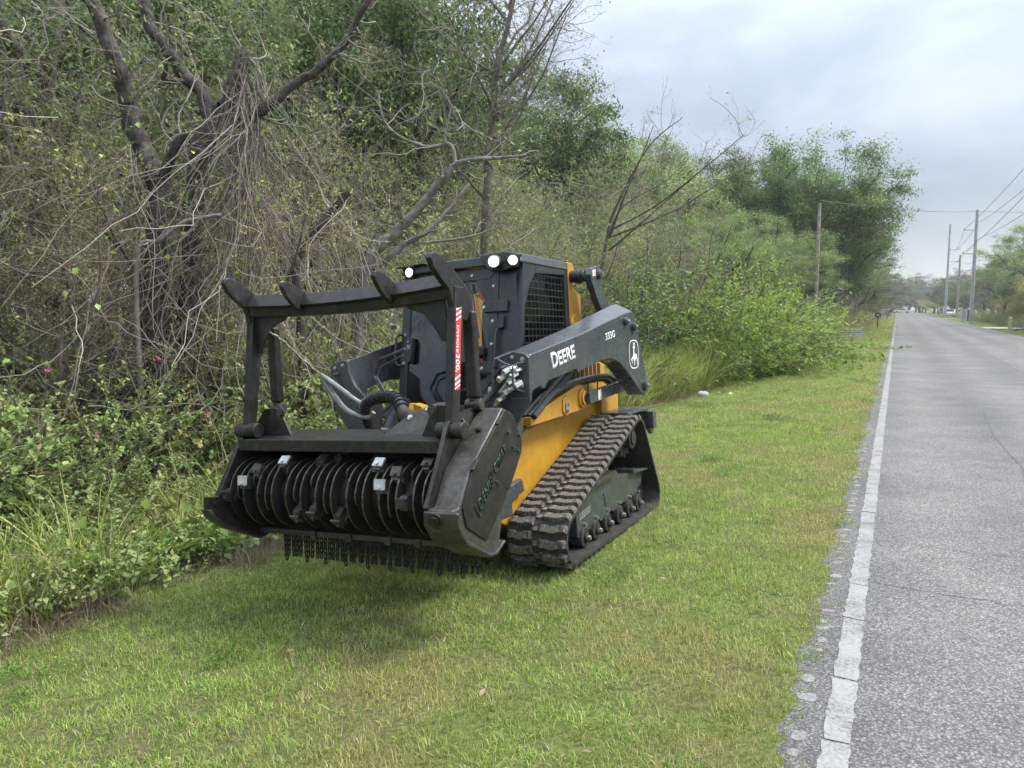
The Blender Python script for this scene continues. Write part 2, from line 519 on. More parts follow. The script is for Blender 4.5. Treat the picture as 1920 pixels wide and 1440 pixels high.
# ---------------------------------------------------------------- boom arms
BOOM = [(1.06, 1.452), (1.045, 1.464), (1.009, 1.466), (.216, 1.594), (-.253, 1.686), (-.70, 1.768), (-.82, 1.778), (-.875, 1.750), (-.977, 1.504), (-1.10, 1.242), (-1.118, 1.107),
        (-1.085, 1.060), (-1.03, 1.04), (-.972, 1.055), (-.652, 1.26), (-.505, 1.338), (-.382, 1.374), (-.271, 1.386), (-.13, 1.378), (.028, 1.359), (.296, 1.314), (.326, 1.300), (.35, 1.329),
        (.432, 1.321), (.801, 1.273), (.844, 1.243), (.87, 1.219), (.936, 1.245), (1.036, 1.22), (1.09, 1.16)]
def ob(x): return .82 + .051 * (1.1 - x)
DEER = [(.48, .02), (.56, .10), (.60, .22), (.72, .33), (.80, .30), (.84, .14), (.90, .02), (.95, .0), (.92, .16), (.90, .34), (.84, .46), (.80, .52), (.70, .52), (.58, .50), (.54, .62), (.58, .74), (.66, .80), (.64, .84), (.56, .83), (.60, .90),
        (.70, .95), (.66, .97), (.58, .93), (.62, 1.0), (.57, .99), (.53, .92), (.47, .99), (.45, .93), (.50, .86), (.46, .82), (.36, .80), (.37, .76), (.46, .75), (.44, .60), (.40, .44), (.30, .40), (.16, .34), (.10, .24), (.14, .22), (.22, .30), (.34, .33), (.26, .24), (.20, .12), (.24, .12), (.32, .22), (.44, .32), (.50, .28), (.52, .18), (.46, .08)]
for s in (1, -1):
    b = MB(); n = len(BOOM)
    th = .145
    o3 = [(x, s * ob(x), z) for x, z in BOOM]
    i3 = []
    for x, z in BOOM:
        top = z > 1.42 and x > -.9
        i3.append((x, s * (ob(x) - th), z + (.028 + .05 * max(0, min(1, (1.0 - x) / 1.8)) if top else 0)))
    f = [(k, (k + 1) % n, (k + 1) % n + n, k + n) for k in range(n)] + [tuple(range(n - 1, -1, -1)), tuple(range(n, 2 * n))]
    b.add(o3 + i3, f if s > 0 else [q[::-1] for q in f])
    bm = b.build("boom_arm", PAINT, root, bev=0.010, smooth=25, seg=3)
    for (px, pz, r_) in ((-.636, 1.692, .036), (-.817, 1.647, .040), (-1.035, 1.125, .048)):
        b = MB(); y = s * ob(px)
        b.cyl((px, y - s * .02, pz), (px, y + s * .030, pz), r_, 22); b.cyl((px, y + s * .03, pz), (px, y + s * .036, pz), r_ * .55, 16)
        p_ = b.build("boom_pin", PAINT, bm, bev=0.006)
        bolts("bolt", [(px - .008, y + s * .036, pz)], (0, s, 0), bm, .010)
    # front end plate with the hydraulic couplers
    b = MB()
    b.yz([(s * .665, 1.478), (s * .70, 1.49), (s * .80, 1.466), (s * .825, 1.44), (s * .82, 1.155), (s * .75, 1.06), (s * .70, .98), (s * .66, .86), (s * .50, .80), (s * .45, 1.02), (s * .50, 1.20), (s * .60, 1.29), (s * .655, 1.39)], 1.055, 1.088)
    ep = b.build("boom_end_plate", PAINT, root, bev=0.005)
    bolts("bolt", [(1.088, s * .706, 1.45), (1.088, s * .781, 1.433)], (1, 0, 0), ep, .010)
    b = MB(); b.xz([(1.05, 1.18), (.86, 1.20), (.90, .92), (.98, .80), (1.05, .80)], s * .52, s * .66); b.build("boom_foot", PAINT, root, bev=0.012)
    b = MB(); b.cyl((.62, s * .60, 1.02), (.10, s * .68, 1.30), .040, 16); b.cyl((.92, s * .58, .86), (.62, s * .60, 1.02), .024, 12)
    b.build("lift_cylinder", BLK, root)
    # links
    b = MB()
    b.xz([(-.20, 1.125), (-1.06, 1.178), (-1.10, 1.12), (-1.06, 1.075), (-.20, 1.03)], s * .69, s * .735)
    lk = b.build("control_link", PAINT, root, bev=0.006)
    b = MB(); pts = [(-.42, 2.03), (-.40, 2.09), (-.43, 2.145), (-.56, 2.17), (-.62, 2.14), (-.63, 2.06), (-.66, 1.99), (-.73, 1.91), (-.93, 1.79), (-.93, 1.70), (-.72, 1.70), (-.62, 1.80), (-.52, 1.90), (-.47, 1.97)]
    b.xz(pts, s * .655, s * .715)
    ul = b.build("upper_link", PAINT, root, bev=0.008)
    b = MB(); b.cyl((-.575, s * .715, 2.10), (-.575, s * .745, 2.10), .038, 20); b.cyl((-.575, s * .745, 2.10), (-.575, s * .75, 2.10), .02, 12); b.build("link_pin", PAINT, ul, bev=0.004)
    b = MB(); b.cyl((-.42, s * .53, 2.085), (-.42, s * .57, 2.085), .050, 22); b.cyl((-.42, s * .57, 2.085), (-.42, s * .625, 2.085), .062, 22); b.cyl((-.42, s * .625, 2.085), (-.42, s * .66, 2.085), .05, 22)
    b.build("bushing", BLK, ul, bev=0.006)
    b = MB(); b.xz([(-.44, 2.13), (-.515, 2.14), (-.515, 2.085), (-.44, 2.075)], s * .7155, s * .718); b.build("warning_label", WHT, ul, smooth=0)
    for q in range(3):
        b = MB(); b.xz([(-.478, 2.128 - q * .016), (-.51, 2.132 - q * .016), (-.51, 2.122 - q * .016), (-.478, 2.118 - q * .016)], s * .7185, s * .7195); b.build("label_print", ORG if q < 2 else REDM, ul, smooth=0)
    # lettering on the outer face
    if s > 0:
        dx = Vector((-1, .051, 0)).normalized()
        def bo_(x, z, lift=.0015): return (x, ob(x) + lift, z)
        text_obj("D", "letter_print", WHT, bm, bo_(.752, 1.352), (-.414, .021, .072), (-.005, 0, .1), .108, .030, xscale=.92)
        text_obj("EERE", "letter_print", WHT, bm, bo_(.648, 1.371), (-.414, .021, .072), (-.005, 0, .1), .094, .030, xscale=1.0)
        text_obj("333G", "letter_print", WHT, bm, bo_(-.206, 1.534), (-.212, .011, .030), (.0, 0, .1), .056, .022, xscale=1.15)
        # leaping stag badge in a rounded frame
        lab = MB()
        cx, cz, hw, hh, nn_ = -.815, 1.408, .112, .124, 40
        def rr2(a, g):
            ca, sa = math.cos(a), math.sin(a)
            k = (abs(ca) ** 4 + abs(sa) ** 3.2) ** (-1 / 3.6)
            return (cx + (hw - g) * ca * k, cz + (hh - g) * sa * k)
        for k in range(nn_):
            a0, a1 = 2 * math.pi * k / nn_, 2 * math.pi * (k + 1) / nn_
            q = [rr2(a0, 0), rr2(a1, 0), rr2(a1, .009), rr2(a0, .009)]
            lab.add([bo_(x, z, .0022) for x, z in q], [(0, 1, 2, 3)])
        lab.build("badge_frame", WHT, bm, smooth=0)
        lab = MB()
        lab.add([bo_(cx + hw * .86 - u_ * hw * 1.70, cz - hh * .84 + w_ * hh * 1.68, .0022) for u_, w_ in DEER], [tuple(range(len(DEER)))])
        lab.build("stag_badge", WHT, bm, smooth=0)
        b = MB(); b.xz([(-.385, 1.128), (-.455, 1.134), (-.455, 1.052), (-.385, 1.048)], .7355, .7372); b.build("warning_label", WHT, lk, smooth=0)
        for q in range(4):
            b = MB(); b.xz([(-.425, 1.122 - q * .018), (-.45, 1.124 - q * .018), (-.45, 1.112 - q * .018), (-.425, 1.110 - q * .018)], .7375, .7385); b.build("label_print", ORG if q in (0, 1, 2) else BLK, lk, smooth=0)
    # wire loops and hose bundle under the arm
    for q, (y_, z0) in enumerate(((.60, 1.16), (.64, 1.14), (.68, 1.17))):
        b = MB(); b.tube(spline([(.75, s * y_, 1.02), (.35, s * y_, z0), (-.2, s * (y_ - .02), z0 + .05), (-.8, s * (y_ - .03), z0 + .06), (-1.0, s * y_, z0)], 5), .022, 8); b.build("hose", HOSE, root)
    for x_ in (-.30, -.52):
        b = MB(); b.tube([(x_, s * .68, 1.11), (x_ - .01, s * .68, 1.20), (x_ - .03, s * .66, 1.225), (x_ - .08, s * .64, 1.23)], .006, 6); b.build("wire_hoop", BLK, root)

# ---------------------------------------------------------------- cab
def cfx(z): return .66 - .1895 * (z - 1.2)
def cf(y, z, o=0.0): return (cfx(z) + o, y, z)
FN = Vector((1, 0, .1895)).normalized()
HW = .525
b = MB()
# door frame (front): four rails
def front_quad(mb, q, d0=-.03, d1=.0):
    mb.prism([cf(y, z, d0) for y, z in q], FN * (d1 - d0))
front_quad(b, [(-.525, 1.02), (-.455, 1.10), (-.455, 2.03), (-.525, 2.12)])
front_quad(b, [(.255, 1.10), (.33, 1.02), (.33, 2.12), (.255, 2.03)])
front_quad(b, [(-.525, 2.12), (-.455, 2.03), (.255, 2.03), (.33, 2.12)])
front_quad(b, [(-.525, 1.02), (.33, 1.02), (.255, 1.10), (-.455, 1.10)])
front_quad(b, [(.12, 2.04), (.26, 2.04), (.26, 1.80)], -.02, -.002)
door = b.build("cab_door", CABP, root, bev=0.006)
b = MB(); front_quad(b, [(-.46, 1.09), (.26, 1.09), (.26, 2.04), (-.46, 2.04)], -.018, -.012); b.build("windshield", GLASS, door, smooth=0)
bolts("bolt", [cf(-.49, z, 0.0) for z in (1.18, 1.44, 1.66, 1.9)] + [cf(.29, z, 0) for z in (1.40, 1.55, 1.72, 1.98)] + [cf(y, 2.075, 0) for y in (-.3, -.1, .1)], FN, door, .008)
b = MB(); b.tube([cf(-.50, 1.66, .0), cf(-.515, 1.665, .04), cf(-.54, 1.64, .05), cf(-.54, 1.46, .05), cf(-.515, 1.425, .04), cf(-.49, 1.42, 0)], .010, 8); b.build("grab_handle", BLK, door)
b = MB(); b.prism([cf(y, z, 0) for y, z in [(-.462, 1.61), (-.445, 1.635), (-.40, 1.635), (-.388, 1.60), (-.392, 1.45), (-.41, 1.425), (-.43, 1.43), (-.455, 1.50)]], FN * .045, .9); dl = b.build("door_latch", BLK, door, bev=0.006)
b = MB(); b.box(cf(-.42, 1.565, .047), (.01, .03, .035)); b.cyl(cf(-.43, 1.605, .045), cf(-.43, 1.605, .054), .009, 10); b.build("latch_button", GHOSE, dl)
b = MB(); b.tube([cf(.075, 2.03, .03), cf(.10, 1.93, .04), cf(.20, 1.53, .035), cf(.205, 1.48, .02)], .007, 6); b.tube([cf(.115, 1.96, .015), cf(.19, 1.60, .015)], .006, 5); b.build("wiper_arm", BLK, door)
b = MB(); b.box(cf(.215, 1.50, .02), (.05, .06, .05)); b.cyl(cf(.20, 1.46, .0), cf(.20, 1.46, .05), .014, 10); b.build("wiper_motor", BLK, door, bev=.004)
for z0 in (1.825, 1.375):
    b = MB(); b.prism([cf(y, z, 0) for y, z in [(.20, z0), (.22, z0 + .04), (.42, z0 + .045), (.42, z0 - .045), (.22, z0 - .04)]], FN * .022); hg = b.build("door_hinge", CABP, door, bev=.005)
    bolts("bolt", [cf(.225, z0, .022)], FN, hg, .009)
    b = MB(); b.prism([cf(y, z, -.010) for y, z in [(.155, z0 + .115), (.175, z0 + .125), (.225, z0 + .055), (.205, z0 + .035)]], FN * .002); b.build("hinge_label", flat("faded_red_label", (.30, .06, .035)), door, smooth=0)
b = MB(); b.prism([cf(y, z, 0) for y, z in [(.345, 1.65), (.395, 1.66), (.40, 1.75), (.35, 1.74)]], FN * .035); b.build("hinge_post", BLK, door, bev=.004)
b = MB(); b.tube([cf(.365, 1.66, .0), cf(.345, 1.66, .03), cf(.335, 1.62, .035), cf(.345, 1.38, .035), cf(.35, 1.36, 0)], .013, 10); b.build("grab_rail", CABP, root)
b = MB()
# posts, side frames, roof
front_quad(b, [(.33, 1.0), (.53, 1.0), (.527, 2.16), (.33, 2.14)], -.06, -.008)
for s in (1, -1):
    o, i = s * HW, s * (HW - .03)
    y0, y1 = min(o, i), max(o, i)
    b.xz([(cfx(1.0) - .01, 1.0), (cfx(2.14) - .01, 2.14), (.27, 2.14), (.27, 2.07), (.37, 1.99), (.50, 1.78), (.545, 1.50), (.545, 1.0)], y0, y1)
    b.xz([(.27, 2.14), (-.36, 2.14), (-.36, 2.095), (.27, 2.07)], y0, y1)
    b.xz([(-.285, 2.095), (-.36, 2.095), (-.36, 1.0), (-.27, 1.0)], y0, y1)
    b.xz([(.545, 1.42), (-.27, 1.42), (-.27, 1.0), (.545, 1.0)], y0 + .002, y1 - .002)
b.span((-.36, -.525, 1.0), (-.33, .525, 1.55)); b.span((-.36, -.525, 2.02), (-.33, .525, 2.14)); b.span((-.36, -.525, 1.55), (-.33, -.40, 2.02)); b.span((-.36, .40, 1.55), (-.33, .525, 2.02))
b.span((-.33, -.49, 1.0), (.60, .49, 1.03))
cabo = b.build("cab_frame", CABP, root, bev=0.005)
b = MB(); b.span((-.35, -.40, 1.55), (-.342, .40, 2.02)); b.build("rear_window", SGLASS, cabo, smooth=0)
b = MB()
b.prism([(.52, -.535, 2.135), (.52, .535, 2.135), (-.36, .535, 2.135), (-.36, -.535, 2.135)], (0, 0, .075), .955)
b.prism([(.50, -.42, 2.18), (.50, .42, 2.18), (-.30, .42, 2.18), (-.30, -.42, 2.18)], (0, 0, .035), .8)
rf = b.build("cab_roof", CABP, root, bev=0.012, seg=3)
b = MB()
b.prism([cf(.18, 2.225, .01), cf(.255, 2.105, .01), cf(.36, 2.085, .01), cf(.50, 2.10, .01), cf(.53, 2.20, .01), cf(.40, 2.235, .01)], (.05, 0, -.005), .96)
hs = b.build("lamp_housing", BLK, root, bev=0.008)
b = MB(); b.span((.44, -.53, 2.13), (.50, -.33, 2.195)); b.prism([(.44, -.56, 2.19), (.54, -.56, 2.19), (.54, -.30, 2.2), (.44, -.30, 2.2)], (0, 0, .012)); b.build("lamp_bracket", BLK, root, bev=0.006)
for (p, d, r_) in (((.585, .345, 2.150), (1, .20, .02), .046), ((.555, .478, 2.148), (1, .75, .02), .038), ((.515, -.445, 2.150), (1, -.12, 0), .040)):
    d = Vector(d).normalized(); p = Vector(p)
    b = MB(); b.cyl(p - d * .05, p + d * .015, r_ * 1.12, 24); lo_ = b.build("work_lamp", BLK, root, bev=.004)
    b = MB(); b.cyl(p + d * .0155, p + d * .020, r_ * 1.02, 24, r_ * .98); b.build("bezel", STEEL, lo_)
    b = MB(); b.cyl(p + d * .0165, p + d * .026, r_ * .86, 24, r_ * .70); b.build("lens", LAMP, lo_)
for s in (1, -1):
    b = MB(); y = s * (HW - .016)
    def edge_top(x): return 2.07 + (x - .27) * (-.045) if x < .27 else (2.07 - (x - .27) * .8 if x < .37 else 1.99 - (x - .37) * 1.6)
    x = -.25
    while x < .53:
        b.span((x - .0035, y - .003, 1.40), (x + .0035, y + .003, edge_top(x))); x += .066
    z = 1.44
    while z < 2.07:
        xm = .545 if z < 1.5 else (.545 - (z - 1.5) * .16 if z < 1.78 else (.50 - (z - 1.78) * .62 if z < 1.99 else .37 - (z - 1.99) * 1.25))
        b.span((-.28, y - .0032, z - .0035), (xm, y + .0032, z + .0035)); z += .052
    b.build("side_grille", CABP, cabo, smooth=0)
    b = MB(); b.span((-.285, s * (HW - .034), 1.41), (.53, s * (HW - .030), 2.06)); 
    b.build("side_window", SGLASS, cabo, smooth=0)
    b = MB()
    b.xz([(-.355, 2.205), (-.46, 2.205), (-.50, 2.16), (-.50, 2.02), (-.355, 2.0)], s * .40, s * .53)
    b.xz([(-.362, 2.03), (-.62, 1.94), (-.63, 1.40), (-.362, 1.40)], s * .40, s * .528)
    b.cyl((-.45, s * .515, 1.68), (-.45, s * .545, 1.68), .09, 26)
    b.build("rear_pillar", YEL, root, bev=0.008)
# inside the cab
b = MB(); b.box((-.02, 0, 1.26), (.46, .46, .14)); b.box((-.22, 0, 1.58), (.12, .46, .55), Matrix.Rotation(rad(-8), 3, "Y")); b.box((-.26, 0, 1.93), (.09, .26, .16))
for s in (1, -1): b.box((.10, s * .30, 1.42), (.34, .09, .07))
seat = b.build("seat", SEATM, root, bev=0.03, seg=3)
b = MB(); b.box((-.10, .265, 1.56), (.05, .014, .52), Matrix.Rotation(rad(-10), 3, "Y")); b.build("seat_belt", REDM, seat, bev=.003)
for s in (1, -1):
    b = MB(); b.cyl((.24, s * .30, 1.45), (.26, s * .30, 1.60), .018, 10, .028); b.build("joystick", BLK, root, bev=.004)
# ---------------------------------------------------------------- mulching head
SIDE = [(1.71, 1.17), (2.12, .872), (2.24, .70), (2.30, .70), (2.315, .62), (2.24, .52), (2.0, .395), (1.93, .385), (1.82, .42), (1.82, .46), (1.72, .66), (1.50, .88), (1.49, .96), (1.59, 1.124)]
b = MB()
b.span((2.035, -.76, .952), (2.075, .765, 1.022))                       # front beam
b.prism([(2.035, -.76, 1.018), (2.035, .765, 1.018), (1.72, .765, 1.045), (1.72, -.76, 1.045)], (0, 0, -.014))
b.prism([(1.72, -.76, 1.045), (1.72, .765, 1.045), (1.62, .765, .80), (1.62, -.76, .80)], (-.016, 0, 0))
b.prism([(1.62, -.76, .80), (1.62, .765, .80), (1.70, .765, .46), (1.70, -.76, .46)], (-.016, 0, 0))
head = b.build("mulcher_housing", HEADM, root, bev=0.004)
b = MB(); b.span((1.70, -.76, .402), (1.95, .78, .436)); sb = b.build("shear_bar", HEADL, root, bev=0.004)
for y in (-.30, -.02, .27, .48):
    b = MB(); b.span((1.945, y - .02, .39), (1.965, y + .02, .442)); b.build("bar_lug", HEADL, sb, bev=.003)
LP = [(2.34, .707), (2.26, .694), (2.17, .83), (2.045, 1.025), (1.98, 1.06), (1.72, 1.06), (1.60, .95), (1.60, .50), (1.72, .40), (1.854, .387), (1.949, .371), (2.222, .50), (2.317, .578), (2.345, .626)]
b = MB(); b.xz(LP, -.795, -.76); lp = b.build("end_plate", HEADM, root, bev=0.004)
b = MB(); b.xz([(2.352, .63), (2.322, .572), (2.226, .494), (1.952, .364), (1.86, .380), (1.86, .395), (1.95, .385), (2.21, .51), (2.30, .588), (2.328, .63)], -.812, -.745); b.build("skid_shoe", HEADL, lp, bev=0.004)
bolts("bolt", [(2.30, -.795, .655), (2.25, -.795, .60)], (0, -1, 0), lp, .016, .016, HEADM)
bolts("bolt", [(2.29, -.76, .655)], (0, 1, 0), lp, .016, .014, HEADM)
# right end: plate, drive housing, cover, skid
IP = [(2.30, .705), (2.20, .86), (2.05, 1.115), (1.98, 1.15), (1.77, 1.175), (1.60, 1.12), (1.60, .50), (1.75, .42), (2.0, .40), (2.153, .50), (2.27, .60)]
b = MB(); b.xz(IP, .765, .79); ip = b.build("end_plate", HEADM, root, bev=0.003)
bolts("bolt", [(2.03, .79, 1.06)], (0, 1, 0), ip, .016, .016, HEADM)
b = MB()
n = len(SIDE)
inner = [(x - .01 if k in (0, 13) else x, z) for k, (x, z) in enumerate(SIDE)]
b.prism([(x, .79, z) for x, z in SIDE], (0, .158, 0))
dh = b.build("drive_housing", HEADL, root, bev=0.012, seg=3)
b = MB()
CP = [(1.70, 1.155), (1.60, 1.112), (1.503, .955), (1.517, .885), (1.69, .70), (1.715, .695), (1.725, .715), (1.745, .655), (1.99, .47), (2.19, .59), (2.215, .69), (2.105, .865), (1.78, 1.10)]
b.xz(CP, .948, .957); cp = b.build("side_cover", HEADM, dh, bev=0.002)
b = MB()
for a_, c_ in (((1.735, 1.125), (1.80, 1.075)), ((2.03, .915), (2.10, .865))):
    b.xz([a_, c_, (c_[0] + .012, c_[1] + .012), (a_[0] + .012, a_[1] + .012)], .935, .966)
b.build("cover_tab", HEADM, dh, bev=.003)
bolts("bolt", [(1.545, .957, .99), (1.565, .957, .90), (1.68, .957, 1.02), (2.06, .957, .63), (1.84, .957, .76), (1.63, .957, .93)], (0, 1, 0), cp, .010, .012, HEADL)
bolts("bolt", [(1.87, .87, 1.062)], (.35, .0, .94), dh, .014, .012, HEADL)
b = MB(); b.xz([(2.318, .69), (2.318, .615), (2.245, .51), (2.0, .382), (1.92, .378), (1.815, .425), (1.83, .44), (1.93, .40), (2.0, .405), (2.22, .53), (2.29, .62), (2.295, .69)], .775, .985); sk = b.build("skid_shoe", HEADL, dh, bev=0.01, seg=3)
b = MB(); b.cyl((2.318, .85, .645), (2.33, .85, .64), .03, 6); b.cyl((2.312, .85, .645), (2.322, .85, .643), .042, 16); b.build("skid_bolt", HEADM, sk)
# stencilled maker's name on the cover
q0 = Vector((2.065, .9572, .60)); ux = Vector((-.43, 0, .305)).normalized(); uy = Vector((.305, 0, .43)).normalized()
text_obj("DENIS", "cover_letters", GRN, cp, q0 + ux * .035 + uy * .022, ux, uy, .062, .012, .004, .85, .25)
text_obj("CIMAF", "cover_letters", GRN, cp, q0 + ux * .285 + uy * .050, ux, uy, .056, .012, .004, .80, .25)
b = MB()
for k in range(4):
    p = q0 + ux * (.222 + k * .012) + uy * (.03 + k * .012)
    b.prism([p, p + ux * .006, p + ux * .006 + uy * (.07 - k * .01), p + uy * (.07 - k * .01)], (0, .004, 0))
b.build("cover_emblem", DISCM, cp, smooth=0)
b = MB(); p = q0 + ux * .012 + uy * .01
b.prism([p, p + ux * .008, p + ux * .008 + uy * .085, p + uy * .085], (0, .004, 0)); b.prism([p, p + ux * .05, p + ux * .05 - uy * .006, p - uy * .006], (0, .004, 0)); b.build("letter_frame", DISCM, cp, smooth=0)
# rotor
RX, RZ, RR = 2.0, .69, .208
b = MB(); b.cyl((RX, -.76, RZ), (RX, .765, RZ), .130, 32); rotor = b.build("rotor", DISCM, root, smooth=40)
def disc_mesh(name, r_, th, a0, a1, hook):
    """ring disc; a0..a1 in degrees, open discs end in a rounded hook"""
    b = MB(); n = 44
    full = a1 - a0 >= 359
    A = [rad(a0 + (a1 - a0) * k / n) for k in range(n + (0 if full else 1))]
    ri = .125; v = []
    for k, a in enumerate(A):
        rk = r_
        if not full:
            e_ = min(k, len(A) - 1 - k)
            if e_ < 3: rk = ri + (r_ - ri) * (.62, .86, .96)[e_]
        ca, sa = math.cos(a), math.sin(a)
        for y in (-th / 2, th / 2): v += [(ri * ca, y, ri * sa), (rk * ca, y, rk * sa)]
    f, mi = [], []
    m = len(A)
    for k in range(m if full else m - 1):
        p, q = 4 * k, 4 * ((k + 1) % m)
        f += [(p, p + 1, q + 1, q), (p + 2, q + 2, q + 3, p + 3), (p + 1, p + 3, q + 3, q + 1)]; mi += [0, 0, 1]
    if not full:
        f += [(0, 2, 3, 1), (4 * m - 4, 4 * m - 3, 4 * m - 1, 4 * m - 2)]; mi += [1, 1]
    me = bpy.data.meshes.new(name); me.from_pydata(v, [], f)
    me.materials.append(DISCM); me.materials.append(RIMM)
    me.polygons.foreach_set("material_index", mi); me.update()
    return me
D_FULL = disc_mesh("disc_full", RR, .011, 0, 360, False)
D_OPEN = [disc_mesh("disc_open", RR * .97, .010, a, a + 200, True) for a in (-8, 20, -30, 45)]
yy = -.715; k = 0
while yy < .75:
    me = D_FULL if k % 2 == 0 else D_OPEN[(k // 2) % 4]
    share(me, "rotor_disc", rotor, Matrix.Translation((RX, yy, RZ)))
    yy += .0565; k += 1
# cutting teeth: holder (part of the rotor) with a bright blade
hb = MB()
hb.prism([(-.045, -.024, -.03), (.045, -.024, -.03), (.045, -.024, .02), (.02, -.024, .045), (-.045, -.024, .03)], (0, .048, 0))
hb.box((.0, 0, -.02), (.06, .075, .03))
HOLD = bpy.data.meshes.new("tooth_holder"); HOLD.from_pydata(hb.v, [], hb.f); HOLD.materials.append(HEADL)
bb = MB(); bb.box((.052, 0, .016), (.012, .066, .058)); bb.cyl((.058, 0, .0), (.070, 0, .0), .011, 6)
BLADE = bpy.data.meshes.new("tooth_blade"); BLADE.from_pydata(bb.v, [], bb.f); BLADE.materials.append(CUTTER)
BLADE2 = BLADE.copy(); BLADE2.materials.clear(); BLADE2.materials.append(HEADL)
TEETH = [(-.735, 2, 1), (-.60, 26, 0), (-.53, 48, 1), (-.36, 66, 0), (-.20, -30, 1), (-.108, 82, 1), (-.064, -22, 1), (.10, -33, 1), (.287, 84, 1), (.348, 66, 0), (.427, 28, 0), (.50, 50, 1), (.581, 4, 1), (.66, 72, 1), (-.02, 96, 1), (.22, 120, 1), (-.45, 110, 1)]
for y, a, kind in TEETH:
    # radial direction (cos a, sin a); blade faces along the sweep
    ra = rad(a)
    er = Vector((math.cos(ra), 0, math.sin(ra))); et = Vector((math.sin(ra), 0, -math.cos(ra)))   # forward-down sweep
    if kind == 0: et = -et
    ey = Vector((0, 1, 0))
    ex = er; ez = ey.cross(ex) * -1
    # local x = towards the viewer side of the tooth (tangent+radial), local z = radial
    X = (et * (0.35 if kind else -0.35) + er).normalized(); Z = X.cross(ey)
    o = Vector((RX, y, RZ)) + er * (.172 if kind else .180)
    M = Matrix(((X.x, 0, Z.x, o.x), (X.y, 1, Z.y, o.y), (X.z, 0, Z.z, o.z), (0, 0, 0, 1)))
    share(HOLD, "tooth_holder", rotor, M)
    share(BLADE if kind == 0 else BLADE2, "tooth_blade", rotor, M)
# hanging chains
lk = MB()
pts = [(0, math.cos(a) * .0095, math.sin(a) * .0095 + (.011 if math.sin(a) >= 0 else -.011)) for a in [2 * math.pi * k / 14 for k in range(14)]]
lk.tube(pts, .0050, 6, closed=True)
for k in range(44):
    y = -.60 + k * .0333
    cm = MB(); nl = 5 if k % 5 else 6
    for q in range(nl):
        z0 = .392 - q * .0305; sw = (random.Random(k * 7 + q).random() - .5) * .004 + (random.Random(k * 3).random() - .5) * .006 * q
        for p in lk.v:
            px, py = (p[0], p[1]) if q % 2 else (p[1], p[0])
            cm.v.append((1.885 + px + .002 * q, y + py + sw, z0 + p[2]))
        base = len(cm.v) - len(lk.v)
        cm.f += [tuple(i + base for i in f_) for f_ in lk.f]; cm.m += [0] * len(lk.f)
    cm.build("chain", DISCM, root, smooth=60)
# guard frame
def lean(z): return 2.022 - .14 * (z - 1.13)      # x of the front of the posts
for s in (1, -1):
    y0, y1 = (.752, .805) if s > 0 else (-.765, -.712)
    b = MB()
    b.prism([(lean(1.06), y0, 1.06), (lean(1.86), y0, 1.86), (lean(1.86) - .10, y0, 1.86), (lean(1.06) - .066, y0, 1.06)], (0, y1 - y0, 0))
    po = b.build("guard_post", HEADM, root, bev=0.005)
    ym = (y0 + y1) / 2
    b = MB(); b.cyl((2.0, ym - .085, 1.07), (2.0, ym + .085, 1.07), .048, 22); b.build("pivot_bushing", HEADM, po, bev=0.006)
    b = MB()
    b.box((1.735, ym, 1.48), (.062, .075, .50)); b.cyl((1.735, ym, 1.19), (1.735, ym, 1.23), .03, 14)
    br = b.build("guard_brace", HEADM, root, bev=0.016, seg=3)
    b = MB(); b.cyl((1.735, ym - .05, 1.19), (1.735, ym + .05, 1.19), .034, 18); b.build("brace_pin", HEADL, br, bev=0.004)
    b = MB()
    c = ym
    b.yz([(c - .095, 1.012), (c - .05, 1.085), (c + .05, 1.20), (c + .15, 1.205), (c + .19, 1.17), (c + .27, 1.012)] if s < 0 else [(c - .27, 1.012), (c - .19, 1.17), (c - .15, 1.205), (c - .05, 1.20), (c + .05, 1.085), (c + .02, 1.012)], 1.885, 1.905)
    gp = b.build("pivot_gusset", HEADM, root, bev=0.004)
    bolts("bolt", [(1.905, -.552 if s < 0 else .60, 1.172), (1.905, -.765 if s < 0 else .79, 1.062)], (1, 0, 0), gp, .024, .018, HEADL)
    # side horns
    HN = [(2.138, 2.0), (2.125, 2.025), (2.09, 2.036), (2.03, 2.022), (1.93, 1.97), (1.82, 1.89), (1.75, 1.83), (1.72, 1.74), (1.80, 1.67), (1.90, 1.69), (1.945, 1.76), (1.965, 1.84), (2.03, 1.885), (2.105, 1.945)]
    b = MB(); b.xz(HN, ym - .018, ym + .018); b.build("guard_horn", HEADM, root, bev=0.006)
    # corner gusset under the beam
    b = MB()
    b.yz([(s * .72, 1.83), (s * .42, 1.82), (s * .47, 1.76), (s * .58, 1.72), (s * .655, 1.62), (s * .69, 1.56), (s * .735, 1.56)], 1.89, 1.905)
    b.build("corner_gusset", HEADM, root, bev=0.003)
b = MB(); NB = 16; v = []
sec = [(1.955, 1.835), (1.985, 1.850), (1.93, 1.925), (1.915, 1.918), (1.95, 1.862), (1.86, 1.862), (1.86, 1.785), (1.945, 1.785)]
for k in range(NB + 1):
    y = -.735 + 1.515 * k / NB
    dz = -.03 * (1 - ((y - .02) / .75) ** 2)
    v += [(x, y, z + dz + .012) for x, z in sec]
m = len(sec); f = []
for k in range(NB): f += [(k * m + q, k * m + (q + 1) % m, (k + 1) * m + (q + 1) % m, (k + 1) * m + q) for q in range(m)]
f += [tuple(range(m - 1, -1, -1)), tuple(range(NB * m, NB * m + m))]
b.add(v, [q[::-1] for q in f]); b.build("guard_beam", HEADM, root, bev=0.004, smooth=30)
